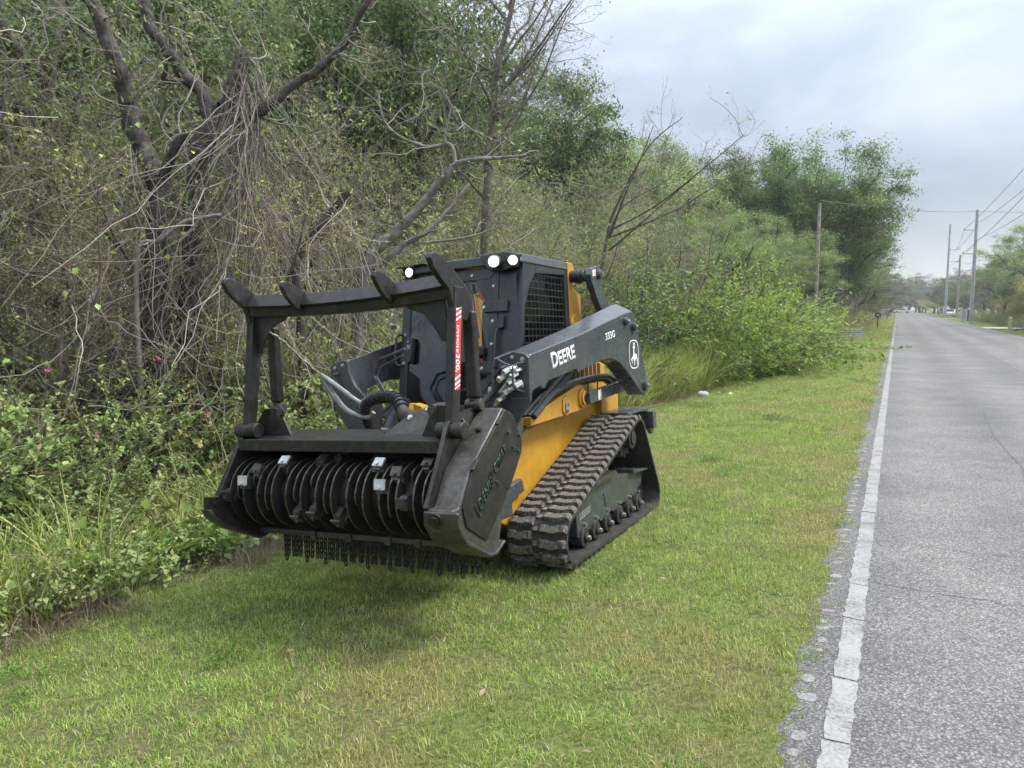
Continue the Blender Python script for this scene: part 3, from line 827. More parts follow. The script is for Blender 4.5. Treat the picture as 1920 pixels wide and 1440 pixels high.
for y in (-.275, .40):
    b = MB()
    b.xz([(2.125, 1.940), (2.115, 1.965), (2.085, 1.975), (2.02, 1.955), (1.90, 1.895), (1.87, 1.86), (1.92, 1.82), (1.97, 1.795), (2.03, 1.825), (2.09, 1.885)], y - .015, y + .015)
    b.build("guard_horn", HEADM, root, bev=0.005)
# red and white warning strip on the right guard post
po_y = .8062
def pp(t, z): return (lean(z) - .012 - t * .055, po_y, z)
z0, z1 = 1.29, 1.74
b = MB(); b.add([pp(0, z0), pp(1, z0), pp(1, z1), pp(0, z1)], [(0, 1, 2, 3)]); wl_ = b.build("warning_strip", REDM, root, smooth=0)
po_y = .8070
for a_, c_ in ((1.725, 1.738), (1.695, 1.709), (1.668, 1.680), (1.312, 1.326), (1.343, 1.355), (1.292, 1.300)):
    b = MB(); b.add([pp(0, a_), pp(1, a_ + .022), pp(1, c_ + .022 if c_ + .022 < 1.742 else 1.742), pp(0, c_)], [(0, 1, 2, 3)]); b.build("warning_stripe", WHT, wl_, smooth=0)
def vtxt(t, z, h, xs, u_):
    dz = Vector((.14, 0, -1)).normalized(); up = Vector((1, 0, .14)).normalized()
    p = pp(u_, z)
    text_obj(t, "warning_text", WHT, wl_, (p[0], .8068, p[2]), dz, up, h, .02, .0008, xs)
vtxt("DANGER", 1.645, .024, 1.15, .62); vtxt("300'", 1.485, .036, 1.2, .80)

# ---------------------------------------------------------------- couplers, hoses, guards at the front
b = MB()
b.prism([(1.86, .19, 1.02), (1.86, .55, 1.02), (1.74, .57, 1.18), (1.74, .44, 1.18), (1.78, .34, 1.135)], (-.014, 0, -.004))
b.prism([(1.74, .44, 1.18), (1.74, .57, 1.18), (1.60, .57, 1.20), (1.60, .44, 1.20)], (0, 0, -.014))
b.span((1.60, .20, 1.03), (1.84, .56, 1.045))
mc = b.build("motor_cover", HEADL, root, bev=0.004)
bolts("bolt", [(1.785, .36, 1.125), (1.745, .555, 1.17), (1.745, .46, 1.165)], (.7, 0, .5), mc, .012, .012)
b = MB(); b.cyl((1.74, .37, 1.09), (1.64, .205, 1.135), .062, 20, .043); b.build("hose_collar", HEADL, root)
# big spiral-wrapped hose
HP = spline([(1.30, -.30, .98), (1.34, -.315, 1.09), (1.40, -.27, 1.17), (1.45, -.17, 1.215), (1.48, -.03, 1.232), (1.52, .08, 1.215), (1.60, .17, 1.165), (1.66, .23, 1.10)], 8)
b = MB(); b.tube(HP, .036, 14); bh = b.build("wrapped_hose", HOSE, root)
b = MB()
for k in range(2, len(HP) - 2, 3):
    t = (HP[k + 1] - HP[k - 1]).normalized()
    b.cyl(HP[k] - t * .017, HP[k] + t * .020, .0395, 14, .044)
b.build("hose_wrap", HOSE, bh, smooth=25)
# two grey spring-guarded hoses hung from a wire
A1 = spline([(1.40, -.637, 1.386), (1.40, -.551, 1.336), (1.40, -.384, 1.23), (1.40, -.263, 1.164)], 10)
A2 = spline([(1.40, -.628, 1.372), (1.40, -.600, 1.315), (1.40, -.546, 1.252), (1.40, -.448, 1.149), (1.40, -.336, 1.101), (1.40, -.245, 1.091), (1.40, -.205, 1.125)], 8)
for A in (A1, A2):
    b = MB(); b.tube(A, .0155, 10); gh = b.build("grey_hose", GHOSE, root)
    b = MB()
    nk = int(len(A) * .62)
    for k in range(nk):
        for q in range(2):
            p = A[k].lerp(A[k + 1], q / 2); t = (A[k + 1] - A[k]).normalized()
            b.cyl(p - t * .004, p + t * .004, .0195, 10)
    b.build("hose_spring", GHOSE, gh, smooth=30)
b = MB()
W1 = spline([(1.905, -.60, 1.69), (1.80, -.60, 1.64), (1.62, -.615, 1.52), (1.40, -.637, 1.39)], 6)
b.tube(W1, .0035, 5); b.tube([p + Vector((0, .008 * math.sin(k * 1.9), .008 * math.cos(k * 1.9))) for k, p in enumerate(W1)], .003, 5); b.build("hanging_wire", pmat("pale_wire", (.40, .37, .32), (.5, .47, .4)), root)
# tilt cylinder between the arms
b = MB(); b.cyl((1.40, -.15, .93), (1.30, -.055, 1.19), .042, 18); b.cyl((1.345, -.10, 1.07), (1.343, -.098, 1.078), .0435, 18); tcy = b.build("tilt_cylinder", PAINT, root, bev=.004)
b = MB(); b.cyl((1.372, -.124, 1.00), (1.370, -.122, 1.012), .0432, 18); b.build("white_band", WHT, tcy)
b = MB(); b.cyl((1.30, -.10, 1.18), (1.30, .0, 1.18), .035, 16); b.build("cylinder_pin", BLK, tcy)
for s in (1, -1):
    b = MB(); b.yz([(s * .02, 1.17), (s * .09, 1.15), (s * .16, .98), (s * .2, .70), (s * .02, .70)], 1.18, 1.26); b.build("attach_plate", YEL, root, bev=.006)
b = MB(); b.span((1.10, -.62, .55), (1.16, .62, .74)); b.span((1.45, -.60, .50), (1.60, .60, .62)); b.span((1.10, -.66, .40), (1.55, -.54, .60)); b.span((1.10, .54, .40), (1.55, .66, .60)); b.build("quick_coupler", PAINT, root, bev=.01)
b = MB()
for s in (1, -1):
    b.prism([(1.60, s * .62, 1.0), (1.12, s * .62, .95), (1.12, s * .62, .50), (1.62, s * .62, .50)], (0, -s * .03, 0))
b.build("head_bracket", HEADM, root, bev=.006)
# hose guards of bent bar
for s in (1,):
    b = MB()
    def g(*p): return [(x, s * y, z) for x, y, z in p]
    b.tube(g((1.085, .70, 1.476), (1.17, .655, 1.455), (1.20, .635, 1.44), (1.20, .618, 1.40), (1.20, .606, 1.22)), .0075, 8)
    b.tube(g((1.19, .648, 1.445), (1.205, .70, 1.415), (1.20, .755, 1.392)), .0075, 8)
    b.tube(g((1.088, .795, 1.412), (1.17, .785, 1.408), (1.20, .763, 1.385), (1.20, .760, 1.272), (1.18, .775, 1.24), (1.088, .785, 1.217)), .0075, 8)
    b.tube(g((1.11, .69, 1.40), (1.16, .66, 1.38), (1.15, .629, 1.354), (1.15, .504, 1.221), (1.15, .512, 1.20), (1.10, .545, 1.203)), .010, 8)
    b.build("hose_guard", PAINT, root)
    b = MB()
    b.tube(g((1.09, .735, 1.385), (1.14, .715, 1.375), (1.15, .674, 1.335), (1.15, .641, 1.292)), [.020, .021, .022, .019], 10)
    b.tube(g((1.09, .765, 1.365), (1.14, .755, 1.362), (1.15, .698, 1.284), (1.15, .636, 1.218)), [.018, .020, .018, .017], 10)
    b.tube(g((1.10, .775, 1.265), (1.14, .75, 1.262), (1.15, .714, 1.243), (1.15, .66, 1.20), (1.15, .593, 1.137)), [.022, .022, .020, .017, .018], 10)
    for p, r_ in (((1.165, .70, 1.36), .022), ((1.165, .66, 1.315), .023), ((1.16, .72, 1.29), .021), ((1.165, .69, 1.225), .022), ((1.16, .64, 1.18), .019), ((1.15, .765, 1.27), .026), ((1.15, .74, 1.33), .022)):
        b.cyl((p[0] - .03, s * (p[1] + .012), p[2] + .012), (p[0] + .022, s * (p[1] - .012), p[2] - .012), r_, 6)
    cpn = b.build("coupler_cluster", STEEL, root, bev=.002)
    b = MB()
    b.tube(spline(g((1.15, .641, 1.292), (1.155, .615, 1.25), (1.19, .557, 1.185), (1.28, .50, 1.11), (1.45, .45, 1.03), (1.62, .42, 1.02)), 5), .021, 10)
    b.tube(spline(g((1.15, .593, 1.137), (1.2, .56, 1.09), (1.35, .52, 1.0), (1.55, .46, .95)), 5), .017, 10)
    b.build("hose", HOSE, root)
    b = MB(); b.box((1.11, s * .545, 1.225), (.004, .035, .07)); b.build("tag_plate", WHT, root)
# lines seen on the inside of the far arm
b = MB()
b.tube([(1.0, -.20, 1.545), (1.0, -.441, 1.476), (1.0, -.487, 1.36), (1.02, -.41, 1.249), (1.05, -.35, 1.15)], .013, 8)
b.tube([(1.0, -.22, 1.50), (1.0, -.421, 1.426), (1.02, -.45, 1.35), (1.04, -.37, 1.24)], .009, 8)
b.tube([(1.10, -.745, 1.392), (1.12, -.765, 1.385), (1.12, -.775, 1.36), (1.10, -.70, 1.257)], .010, 8)
b.build("steel_line", PAINT, root)
# ================================================================ GROUND
def sstep(a, b, t):
    t = np.clip((np.asarray(t, float) - a) / (b - a), 0, 1)
    return t * t * (3 - 2 * t)
def xb(y):                      # foot of the mown bank
    return -4.75 + 2.0 * sstep(10, 34, y)
def gz(x, y):
    x = np.asarray(x, float); y = np.asarray(y, float)
    e_ = xb(y)
    z = np.where(x > -.35, -.010, -.012 - .0741 * (-x - .35))
    zb = -.012 - .0741 * (-e_ - .35)
    u = e_ - x
    ditch = zb - .32 * sstep(0, 1.0, u) + .40 * sstep(1.3, 3.2, u) + .25 * sstep(3, 12, u)
    z = np.where(x < e_, ditch, z)
    z = np.where(x > 6.45, -.03 - .035 * np.clip(x - 6.45, 0, 4), z)
    bump = .012 * np.sin(x * 2.1 + y * .7) * np.sin(y * 1.3 - x * .8) + .008 * np.sin(x * 5.3) * np.sin(y * 4.1)
    z = z + np.where((x < -.5) | (x > 6.7), bump, 0)
    return z
def G0(x, y): return float(gz(np.array([x]), np.array([y]))[0])

def mesh_np(name, V, F, mats, parent=None, tint=None, smooth=False, mi=None):
    """V (n,3); F list of int arrays (m,3)/(m,4)"""
    me = bpy.data.meshes.new(name)
    V = np.ascontiguousarray(V, np.float32)
    F = [np.asarray(f, np.int32) for f in F if len(f)]
    idx = np.concatenate([f.ravel() for f in F]) if F else np.zeros(0, np.int32)
    tot = np.concatenate([np.full(len(f), f.shape[1], np.int32) for f in F]) if F else np.zeros(0, np.int32)
    st = np.concatenate([[0], np.cumsum(tot)[:-1]]).astype(np.int32)
    me.vertices.add(len(V)); me.vertices.foreach_set("co", V.ravel())
    me.loops.add(len(idx)); me.loops.foreach_set("vertex_index", idx)
    me.polygons.add(len(tot)); me.polygons.foreach_set("loop_start", st)
    for mm in (mats if isinstance(mats, (list, tuple)) else [mats]): me.materials.append(mm)
    if mi is not None: me.polygons.foreach_set("material_index", np.asarray(mi, np.int32))
    if smooth: me.polygons.foreach_set("use_smooth", np.ones(len(tot), bool))
    if tint is not None:
        a = me.attributes.new("tint", "FLOAT", "FACE")
        a.data.foreach_set("value", np.ascontiguousarray(tint, np.float32))
    me.update(calc_edges=True)
    if name.startswith("_"): return me
    o = bpy.data.objects.new(name, me)
    COL.objects.link(o)
    adopt(o, parent)
    return o

def grid(name, xs, ys, zf, m):
    X, Y = np.meshgrid(xs, ys)
    V = np.stack([X.ravel(), Y.ravel(), zf(X, Y).ravel()], 1)
    nx, ny = len(xs), len(ys)
    i = (np.arange(ny - 1)[:, None] * nx + np.arange(nx - 1)[None]).ravel()
    F = np.stack([i, i + 1, i + nx + 1, i + nx], 1)
    return mesh_np(name, V, [F], m, smooth=True)

def ground_mat():
    m, n, l, out = new_mat("soil_and_thatch")
    b = n.new("ShaderNodeBsdfPrincipled"); b.inputs["Roughness"].default_value = 0.95; b.inputs["Specular IOR Level"].default_value = .1
    g = n.new("ShaderNodeNewGeometry")
    t1 = noise(n, l, g.outputs["Position"], 1.3, 6, .6)
    t2 = noise(n, l, g.outputs["Position"], 38, 6, .7)
    c1 = ramp(n, l, t2.outputs["Fac"], [(.3, (.045, .048, .018)), (.5, (.105, .105, .045)), (.7, (.20, .18, .10))])
    c2 = ramp(n, l, t2.outputs["Fac"], [(.3, (.045, .065, .017)), (.5, (.095, .125, .031)), (.7, (.18, .19, .075))])
    r = ramp(n, l, t1.outputs["Fac"], [(.38, (0, 0, 0)), (.6, (1, 1, 1))])
    mx = n.new("ShaderNodeMix"); mx.data_type = "RGBA"
    l.new(r.outputs["Color"], mx.inputs[0]); l.new(c1.outputs["Color"], mx.inputs[6]); l.new(c2.outputs["Color"], mx.inputs[7])
    l.new(mx.outputs[2], b.inputs["Base Color"])
    bp = n.new("ShaderNodeBump"); bp.inputs["Strength"].default_value = .8; bp.inputs["Distance"].default_value = .02
    l.new(t2.outputs["Fac"], bp.inputs["Height"]); l.new(bp.outputs["Normal"], b.inputs["Normal"])
    l.new(b.outputs[0], out.inputs["Surface"])
    return m
GROUND = ground_mat()
xs = np.concatenate([np.linspace(-420, -40, 14), np.linspace(-36, -9, 24), np.arange(-8.6, -.4, .16), [-.36, -.30, 0, 3, 6.3, 6.6], np.linspace(7, 14, 12), np.linspace(16, 420, 16)])
ys = np.concatenate([np.linspace(-60, -3, 12), np.arange(-2.5, 60, .35), np.linspace(62, 220, 40), np.linspace(240, 900, 12)])
tag(grid("ground", xs, ys, gz, GROUND), kind="structure")

def asphalt():
    m, n, l, out = new_mat("old_asphalt")
    b = n.new("ShaderNodeBsdfPrincipled"); b.inputs["Specular IOR Level"].default_value = .3
    g = n.new("ShaderNodeNewGeometry")
    v = n.new("ShaderNodeTexVoronoi"); v.inputs["Scale"].default_value = 95.0; l.new(g.outputs["Position"], v.inputs["Vector"])
    st = ramp(n, l, v.outputs["Color"], [(.0, (.135, .135, .138)), (.45, (.20, .20, .203)), (.72, (.26, .26, .262)), (.92, (.37, .37, .367))])
    ds = ramp(n, l, v.outputs["Distance"], [(.35, (1, 1, 1)), (.62, (.52, .52, .53))])
    t1 = noise(n, l, g.outputs["Position"], 1.1, 7, .62)
    big = ramp(n, l, t1.outputs["Fac"], [(.35, (.84, .84, .85)), (.65, (1.14, 1.13, 1.12))])
    t3 = noise(n, l, g.outputs["Position"], .16, 4, .5)
    big2 = ramp(n, l, t3.outputs["Fac"], [(.35, (.88, .88, .89)), (.65, (1.08, 1.08, 1.08))])
    cur = st.outputs["Color"]
    for o in (ds, big, big2):
        mx = n.new("ShaderNodeMix"); mx.data_type = "RGBA"; mx.blend_type = "MULTIPLY"; mx.inputs[0].default_value = 1.0
        l.new(cur, mx.inputs[6]); l.new(o.outputs["Color"], mx.inputs[7]); cur = mx.outputs[2]
    sx = n.new("ShaderNodeSeparateXYZ"); l.new(g.outputs["Position"], sx.inputs["Vector"])
    wv = n.new("ShaderNodeMath"); wv.operation = "SINE"; wm = n.new("ShaderNodeMath"); wm.operation = "MULTIPLY"; wm.inputs[1].default_value = 4.1
    l.new(sx.outputs["X"], wm.inputs[0]); l.new(wm.outputs[0], wv.inputs[0])
    tr_ = noise(n, l, g.outputs["Position"], .7, 5, .6)
    ad = n.new("ShaderNodeMath"); ad.operation = "MULTIPLY_ADD"; ad.inputs[1].default_value = .16; l.new(wv.outputs[0], ad.inputs[0]); l.new(tr_.outputs["Fac"], ad.inputs[2])
    wp = ramp(n, l, ad.outputs[0], [(.3, (.86, .86, .87)), (.7, (1.10, 1.10, 1.09))])
    mx = n.new("ShaderNodeMix"); mx.data_type = "RGBA"; mx.blend_type = "MULTIPLY"; mx.inputs[0].default_value = 1.0
    l.new(cur, mx.inputs[6]); l.new(wp.outputs["Color"], mx.inputs[7]); cur = mx.outputs[2]
    gm = n.new("ShaderNodeMix"); gm.data_type = "RGBA"; gm.blend_type = "MULTIPLY"; gm.inputs[0].default_value = 1.0
    gm.inputs[7].default_value = (.80, .785, .76, 1); l.new(cur, gm.inputs[6])
    l.new(gm.outputs[2], b.inputs["Base Color"])
    b.inputs["Roughness"].default_value = .85
    bp = n.new("ShaderNodeBump"); bp.inputs["Strength"].default_value = .7; bp.inputs["Distance"].default_value = .004; bp.invert = True
    l.new(v.outputs["Distance"], bp.inputs["Height"]); l.new(bp.outputs["Normal"], b.inputs["Normal"])
    l.new(b.outputs[0], out.inputs["Surface"])
    return m
ASPH = asphalt()
rng = np.random.default_rng(5)
# road sheet with a ragged left edge
ys = np.concatenate([np.arange(-6, 24, .045), np.arange(24, 60, .4), np.linspace(60, 520, 60)])
def rough(y, a, s): return a * (np.sin(y * 3.1 * s) + .7 * np.sin(y * 7.7 * s + 1) + .5 * np.sin(y * 17.3 * s + 2) + .3 * np.sin(y * 41 * s))
lx = -.335 + rough(ys, .012, 1.0) + rng.normal(0, .006, len(ys))
cols = [lx, np.full_like(ys, -.18), np.full_like(ys, .5), np.full_like(ys, 3.0), np.full_like(ys, 6.42)]
V = np.concatenate([np.stack([c, ys, np.full_like(ys, .0 if k else -.012)], 1) for k, c in enumerate(cols)])
n_ = len(ys); F = []
for k in range(4):
    i = k * n_ + np.arange(n_ - 1)
    F.append(np.stack([i, i + n_, i + n_ + 1, i + 1], 1))
tag(mesh_np("road", V, F, ASPH, smooth=True), kind="structure")
def worn_paint(name, c, lo, hi):
    """old road paint worn down to the stones"""
    m, n, l, out = new_mat(name)
    b = n.new("ShaderNodeBsdfPrincipled"); b.inputs["Roughness"].default_value = .85; b.inputs["Specular IOR Level"].default_value = .2
    g_ = n.new("ShaderNodeNewGeometry")
    t1 = noise(n, l, g_.outputs["Position"], 60, 5, .7); t2 = noise(n, l, g_.outputs["Position"], 5, 5, .6)
    sm = n.new("ShaderNodeMath"); sm.operation = "MULTIPLY_ADD"; sm.inputs[1].default_value = .6; l.new(t2.outputs["Fac"], sm.inputs[0]); l.new(t1.outputs["Fac"], sm.inputs[2])
    r = ramp(n, l, sm.outputs[0], [(lo, tuple(x * 1.08 for x in c)), ((lo + hi) / 2, tuple(x * .86 for x in c)), (hi, (.105, .103, .10))])
    l.new(r.outputs["Color"], b.inputs["Base Color"])
    bp = n.new("ShaderNodeBump"); bp.inputs["Strength"].default_value = .5; bp.inputs["Distance"].default_value = .003
    l.new(t1.outputs["Fac"], bp.inputs["Height"]); l.new(bp.outputs["Normal"], b.inputs["Normal"]); l.new(b.outputs[0], out.inputs["Surface"])
    return m
PAINTL = worn_paint("worn_line_paint", (.255, .258, .255), .62, 1.02)
CHIPL = worn_paint("worn_chip_paint", (.24, .24, .237), .58, .98)
# edge line: thermoplastic pieces between transverse cracks
b = MB(); y = .6; r_ = random.Random(4)
while y < 240:
    L_ = r_.uniform(.28, .78) if y < 30 else 4.0
    gap = r_.uniform(.006, .012) if y < 30 else .03
    n = max(3, int(L_ / .05)) if y < 30 else 2
    sk = r_.uniform(-.02, .02)
    le = [(-.183 + r_.uniform(-.007, .007), y + (L_ - gap) * k / n + (sk if k in (0, n) else 0)) for k in range(n + 1)]
    ri = [(-.083 + r_.uniform(-.005, .005), y + (L_ - gap) * k / n) for k in range(n + 1)]
    v = [(x, yy_, .0028) for x, yy_ in le] + [(x, yy_, .0028) for x, yy_ in ri]
    b.add(v, [(k, k + n + 1, k + n + 2, k + 1) for k in range(n)])
    y += L_
tag(b.build("edge_line", PAINTL, smooth=0), kind="structure")
# chips of an older line along the ragged edge
b = MB(); y = 1.0
while y < 26:
    cx = -.272 + r_.uniform(-.012, .012); w = r_.uniform(.020, .040); h = r_.uniform(.015, .045)
    if r_.random() < .72:
        n = 15
        b.add([(cx + w * math.copysign(abs(math.cos(a)) ** .7, math.cos(a)) * r_.uniform(.72, 1.12), y + h * math.copysign(abs(math.sin(a)) ** .7, math.sin(a)) * r_.uniform(.72, 1.12), -.0035) for a in [2 * math.pi * k / n for k in range(n)]], [tuple(range(n))])
    y += r_.uniform(.09, .19)
V_ = np.array(b.v)
b.v = [(x, yy_, -.012 * max(0, min(1, (-.18 - x) / .155)) + .0015) for x, yy_, z in b.v]
tag(b.build("old_line_chips", CHIPL, smooth=0), kind="structure")
CRK = flat("crack_filler", (.06, .06, .06), .9)
b = MB()
def crack(pts, w):
    P = []
    for (x0, y0), (x1, y1) in zip(pts, pts[1:]):
        m = max(2, int(math.hypot(x1 - x0, y1 - y0) / .06)) if y0 < 40 else 12
        for k in range(m): P.append((x0 + (x1 - x0) * k / m + r_.uniform(-.012, .012), y0 + (y1 - y0) * k / m + r_.uniform(-.012, .012)))
    P.append(pts[-1])
    v = []
    for k, (x, y) in enumerate(P):
        a, c = P[max(k - 1, 0)], P[min(k + 1, len(P) - 1)]
        d = math.hypot(c[0] - a[0], c[1] - a[1]) or 1
        nx, ny = -(c[1] - a[1]) / d, (c[0] - a[0]) / d
        ww = w * r_.uniform(.4, 1.2)
        v += [(x + nx * ww, y + ny * ww, .0025), (x - nx * ww, y - ny * ww, .0025)]
    b.add(v, [(2 * k, 2 * k + 2, 2 * k + 3, 2 * k + 1) for k in range(len(P) - 1)])
crack([(3.2, 78), (3.15, 60), (3.05, 45), (2.95, 33), (2.9, 24.8), (2.92, 14), (2.9, 6), (2.95, 2)], .012)
crack([(1.30, 14.2), (1.18, 11.5), (1.22, 9.2), (1.05, 7.3), (1.12, 6.1), (1.0, 4.9)], .004)
crack([(-.08, 4.95), (.25, 4.90), (.55, 4.93), (.62, 4.88)], .0035)
crack([(-.08, 5.9), (.5, 5.85), (1.3, 5.95), (2.3, 5.8)], .0025)
for yy_ in (9.5, 15.2, 21, 28, 36): crack([(-.08, yy_), (1.2, yy_ + .05), (2.7, yy_ - .06)], .003)
tag(b.build("road_cracks", CRK, smooth=0), kind="structure")
# driveway strips on the far side
CONC = pmat("pale_concrete", (.33, .33, .32), (.45, .45, .43), 3, .85)
for k, (y0, y1) in enumerate(((71, 76.5), (128, 133))):
    tag(mesh_np("driveway", np.array([(6.41, y0, .004), (40, y0 - .5, -.09), (40, y1 + .5, -.09), (6.41, y1, .004)]), [np.array([[0, 1, 2, 3]])], CONC), kind="structure")
# ================================================================ VEGETATION TOOLS
def nrm(a): return a / np.maximum(np.linalg.norm(a, axis=-1, keepdims=True), 1e-9)

class Geo:
    def __init__(s): s.V, s.F, s.T, s.M, s.n = [], [], [], [], 0
    def add(s, V, F, tint, mi=0):
        s.V.append(V); s.F.append(F + s.n); s.T.append(np.broadcast_to(np.asarray(tint, np.float32), (len(F),)).copy()); s.M.append(np.full(len(F), mi)); s.n += len(V)
    def build(s, name, mats, parent=None, smooth=False):
        o3 = [i for i, f in enumerate(s.F) if f.shape[1] == 3]; o4 = [i for i, f in enumerate(s.F) if f.shape[1] == 4]
        F = []
        if o3: F.append(np.concatenate([s.F[i] for i in o3]))
        if o4: F.append(np.concatenate([s.F[i] for i in o4]))
        od = o3 + o4
        return mesh_np(name, np.concatenate(s.V), F, mats, parent, np.concatenate([s.T[i] for i in od]), smooth, np.concatenate([s.M[i] for i in od]))

def tubes(g, P, R, sides=3, tint=.5, mi=0):
    """P (K,N,3) polylines, R (K,N) radii"""
    K, N, _ = P.shape
    if K == 0: return
    t = nrm(np.gradient(P, axis=1))
    mt = np.abs(t.mean(1)); ref = np.zeros((K, 3)); ref[np.arange(K), mt.argmin(1)] = 1
    u = nrm(np.cross(t, ref[:, None, :])); w = np.cross(t, u)
    a = np.arange(sides) * 2 * np.pi / sides
    V = P[:, :, None, :] + R[:, :, None, None] * (u[:, :, None, :] * np.cos(a)[None, None, :, None] + w[:, :, None, :] * np.sin(a)[None, None, :, None])
    idx = np.arange(K * N * sides).reshape(K, N, sides)
    q = np.stack([idx[:, :-1], np.roll(idx, -1, 2)[:, :-1], np.roll(idx, -1, 2)[:, 1:], idx[:, 1:]], -1).reshape(-1, 4)
    tt = np.repeat(np.broadcast_to(np.asarray(tint, float), (K,)), (N - 1) * sides)
    g.add(V.reshape(-1, 3), q, tt, mi)

def grow(r, P0, D0, L, R0, R1, N, curl=.15, up=.0, droop=0.0):
    K = len(P0)
    P = np.zeros((K, N, 3)); P[:, 0] = P0
    d = nrm(np.asarray(D0, float)); L = np.broadcast_to(np.asarray(L, float), (K,))
    for i in range(1, N):
        d = d + r.normal(0, curl, (K, 3)); d[:, 2] += up - droop * i / N
        d = nrm(d)
        P[:, i] = P[:, i - 1] + d * (L / (N - 1))[:, None]
    s = np.linspace(0, 1, N)[None]
    R = np.broadcast_to(np.asarray(R0, float), (K,))[:, None] * (1 - s) + np.broadcast_to(np.asarray(R1, float), (K,))[:, None] * s
    return P, R

def spawn(r, P, R, n, t0=.25, t1=1.0, amin=25, amax=70, fr=.6, rmin=.0015):
    """n children per strand: start points, directions, start radii, position along parent"""
    K, N, _ = P.shape
    t = r.uniform(t0, t1, (K, n)) * (N - 1)
    i = np.minimum(t.astype(int), N - 2); f = (t - i)
    k = np.arange(K)[:, None]
    A, B = P[k, i], P[k, i + 1]
    S = A + (B - A) * f[..., None]
    T = nrm(B - A)
    rr = (R[k, i] * (1 - f) + R[k, i + 1] * f) * fr
    v = r.normal(0, 1, S.shape); v = nrm(v - T * (v * T).sum(-1, keepdims=True))
    an = np.radians(r.uniform(amin, amax, (K, n)))[..., None]
    D = T * np.cos(an) + v * np.sin(an)
    return S.reshape(-1, 3), D.reshape(-1, 3), np.maximum(rr.reshape(-1), rmin), t.reshape(-1) / (N - 1)

def leaves(g, r, C, size, aspect=.5, tint=None, upbias=.5, D=None, mi=0, fold=.18, droop=0.0):
    """leaf-sized folded blades with base, two sides and tip; C base points"""
    K = len(C)
    if K == 0: return
    s = size * r.uniform(.6, 1.25, K)
    d = r.normal(0, 1, (K, 3)) if D is None else D + r.normal(0, .55, (K, 3))
    d[:, 2] -= droop
    d = nrm(d)
    nn = r.normal(0, 1, (K, 3)); nn[:, 2] = np.abs(nn[:, 2]) + upbias * 2
    sd = nrm(np.cross(d, nn)); nn = np.cross(sd, d)
    w = (s * aspect * .5)[:, None]; s = s[:, None]
    B = C
    m = C + d * s * .48
    Lf = m + sd * w + nn * w * fold * 2
    Rt = m - sd * w + nn * w * fold * 2
    Tp = C + d * s - nn * s * .10
    V = np.stack([B, Rt, Tp, Lf], 1).reshape(-1, 3)
    i = np.arange(K) * 4
    F = np.concatenate([np.stack([i, i + 1, i + 2], 1), np.stack([i, i + 2, i + 3], 1)])
    tt = r.uniform(0, 1, K) if tint is None else np.broadcast_to(tint, (K,))
    g.add(V, F, np.concatenate([tt, tt]), mi)

def ovate(g, r, C, size, aspect=.5, upbias=.9, D=None, tint=None, mi=0, fold=.22):
    """broader leaf with a midrib: two four-cornered halves"""
    K = len(C); s = (size * r.uniform(.55, 1.25, K))[:, None]
    d = r.normal(0, 1, (K, 3)) if D is None else D + r.normal(0, .55, (K, 3))
    d = nrm(d)
    nn = r.normal(0, 1, (K, 3)); nn[:, 2] = np.abs(nn[:, 2]) + upbias * 2
    sd = nrm(np.cross(d, nn)); nn = np.cross(sd, d)
    w = s * aspect * .5; cv = r.uniform(.02, .22, (K, 1)) * s
    def pt(t, k, c): return C + d * s * t + sd * w * k + nn * (w * abs(k) * fold * 2 - cv * c)
    V = np.stack([C, pt(.32, 1, .1), pt(.70, .72, .5), pt(1, 0, 1), pt(.70, -.72, .5), pt(.32, -1, .1)], 1).reshape(-1, 3)
    i = np.arange(K) * 6
    F = np.concatenate([np.stack([i, i + 1, i + 2, i + 3], 1), np.stack([i, i + 3, i + 4, i + 5], 1)])
    tt = r.uniform(0, 1, K) if tint is None else tint
    g.add(V, F, np.concatenate([tt, tt]), mi)

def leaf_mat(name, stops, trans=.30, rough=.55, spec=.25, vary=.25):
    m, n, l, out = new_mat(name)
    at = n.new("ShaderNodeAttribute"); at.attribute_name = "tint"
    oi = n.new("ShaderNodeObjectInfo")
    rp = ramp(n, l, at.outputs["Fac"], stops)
    hs = n.new("ShaderNodeHueSaturation")
    mr1 = n.new("ShaderNodeMapRange"); mr1.inputs["To Min"].default_value = .487; mr1.inputs["To Max"].default_value = .513
    l.new(oi.outputs["Random"], mr1.inputs["Value"]); l.new(mr1.outputs["Result"], hs.inputs["Hue"])
    mr2 = n.new("ShaderNodeMapRange"); mr2.inputs["To Min"].default_value = 1 - vary; mr2.inputs["To Max"].default_value = 1 + vary
    ml = n.new("ShaderNodeMath"); ml.operation = "FRACT"; mm = n.new("ShaderNodeMath"); mm.operation = "MULTIPLY"; mm.inputs[1].default_value = 7.31
    l.new(oi.outputs["Random"], mm.inputs[0]); l.new(mm.outputs[0], ml.inputs[0]); l.new(ml.outputs[0], mr2.inputs["Value"]); l.new(mr2.outputs["Result"], hs.inputs["Value"])
    l.new(rp.outputs["Color"], hs.inputs["Color"])
    b = n.new("ShaderNodeBsdfPrincipled"); b.inputs["Roughness"].default_value = rough; b.inputs["Specular IOR Level"].default_value = spec
    tr = n.new("ShaderNodeBsdfTranslucent")
    mx = n.new("ShaderNodeMixShader"); mx.inputs[0].default_value = trans
    l.new(hs.outputs["Color"], b.inputs["Base Color"]); l.new(hs.outputs["Color"], tr.inputs["Color"])
    l.new(b.outputs[0], mx.inputs[1]); l.new(tr.outputs[0], mx.inputs[2]); l.new(mx.outputs[0], out.inputs["Surface"])
    return m

def bark_mat(name, c1, c2, scale=9):
    return pmat(name, c1, c2, scale, .9, 0, .9, 60, spec=.15, dust=(.30, .29, .27), dust_amt=.35)

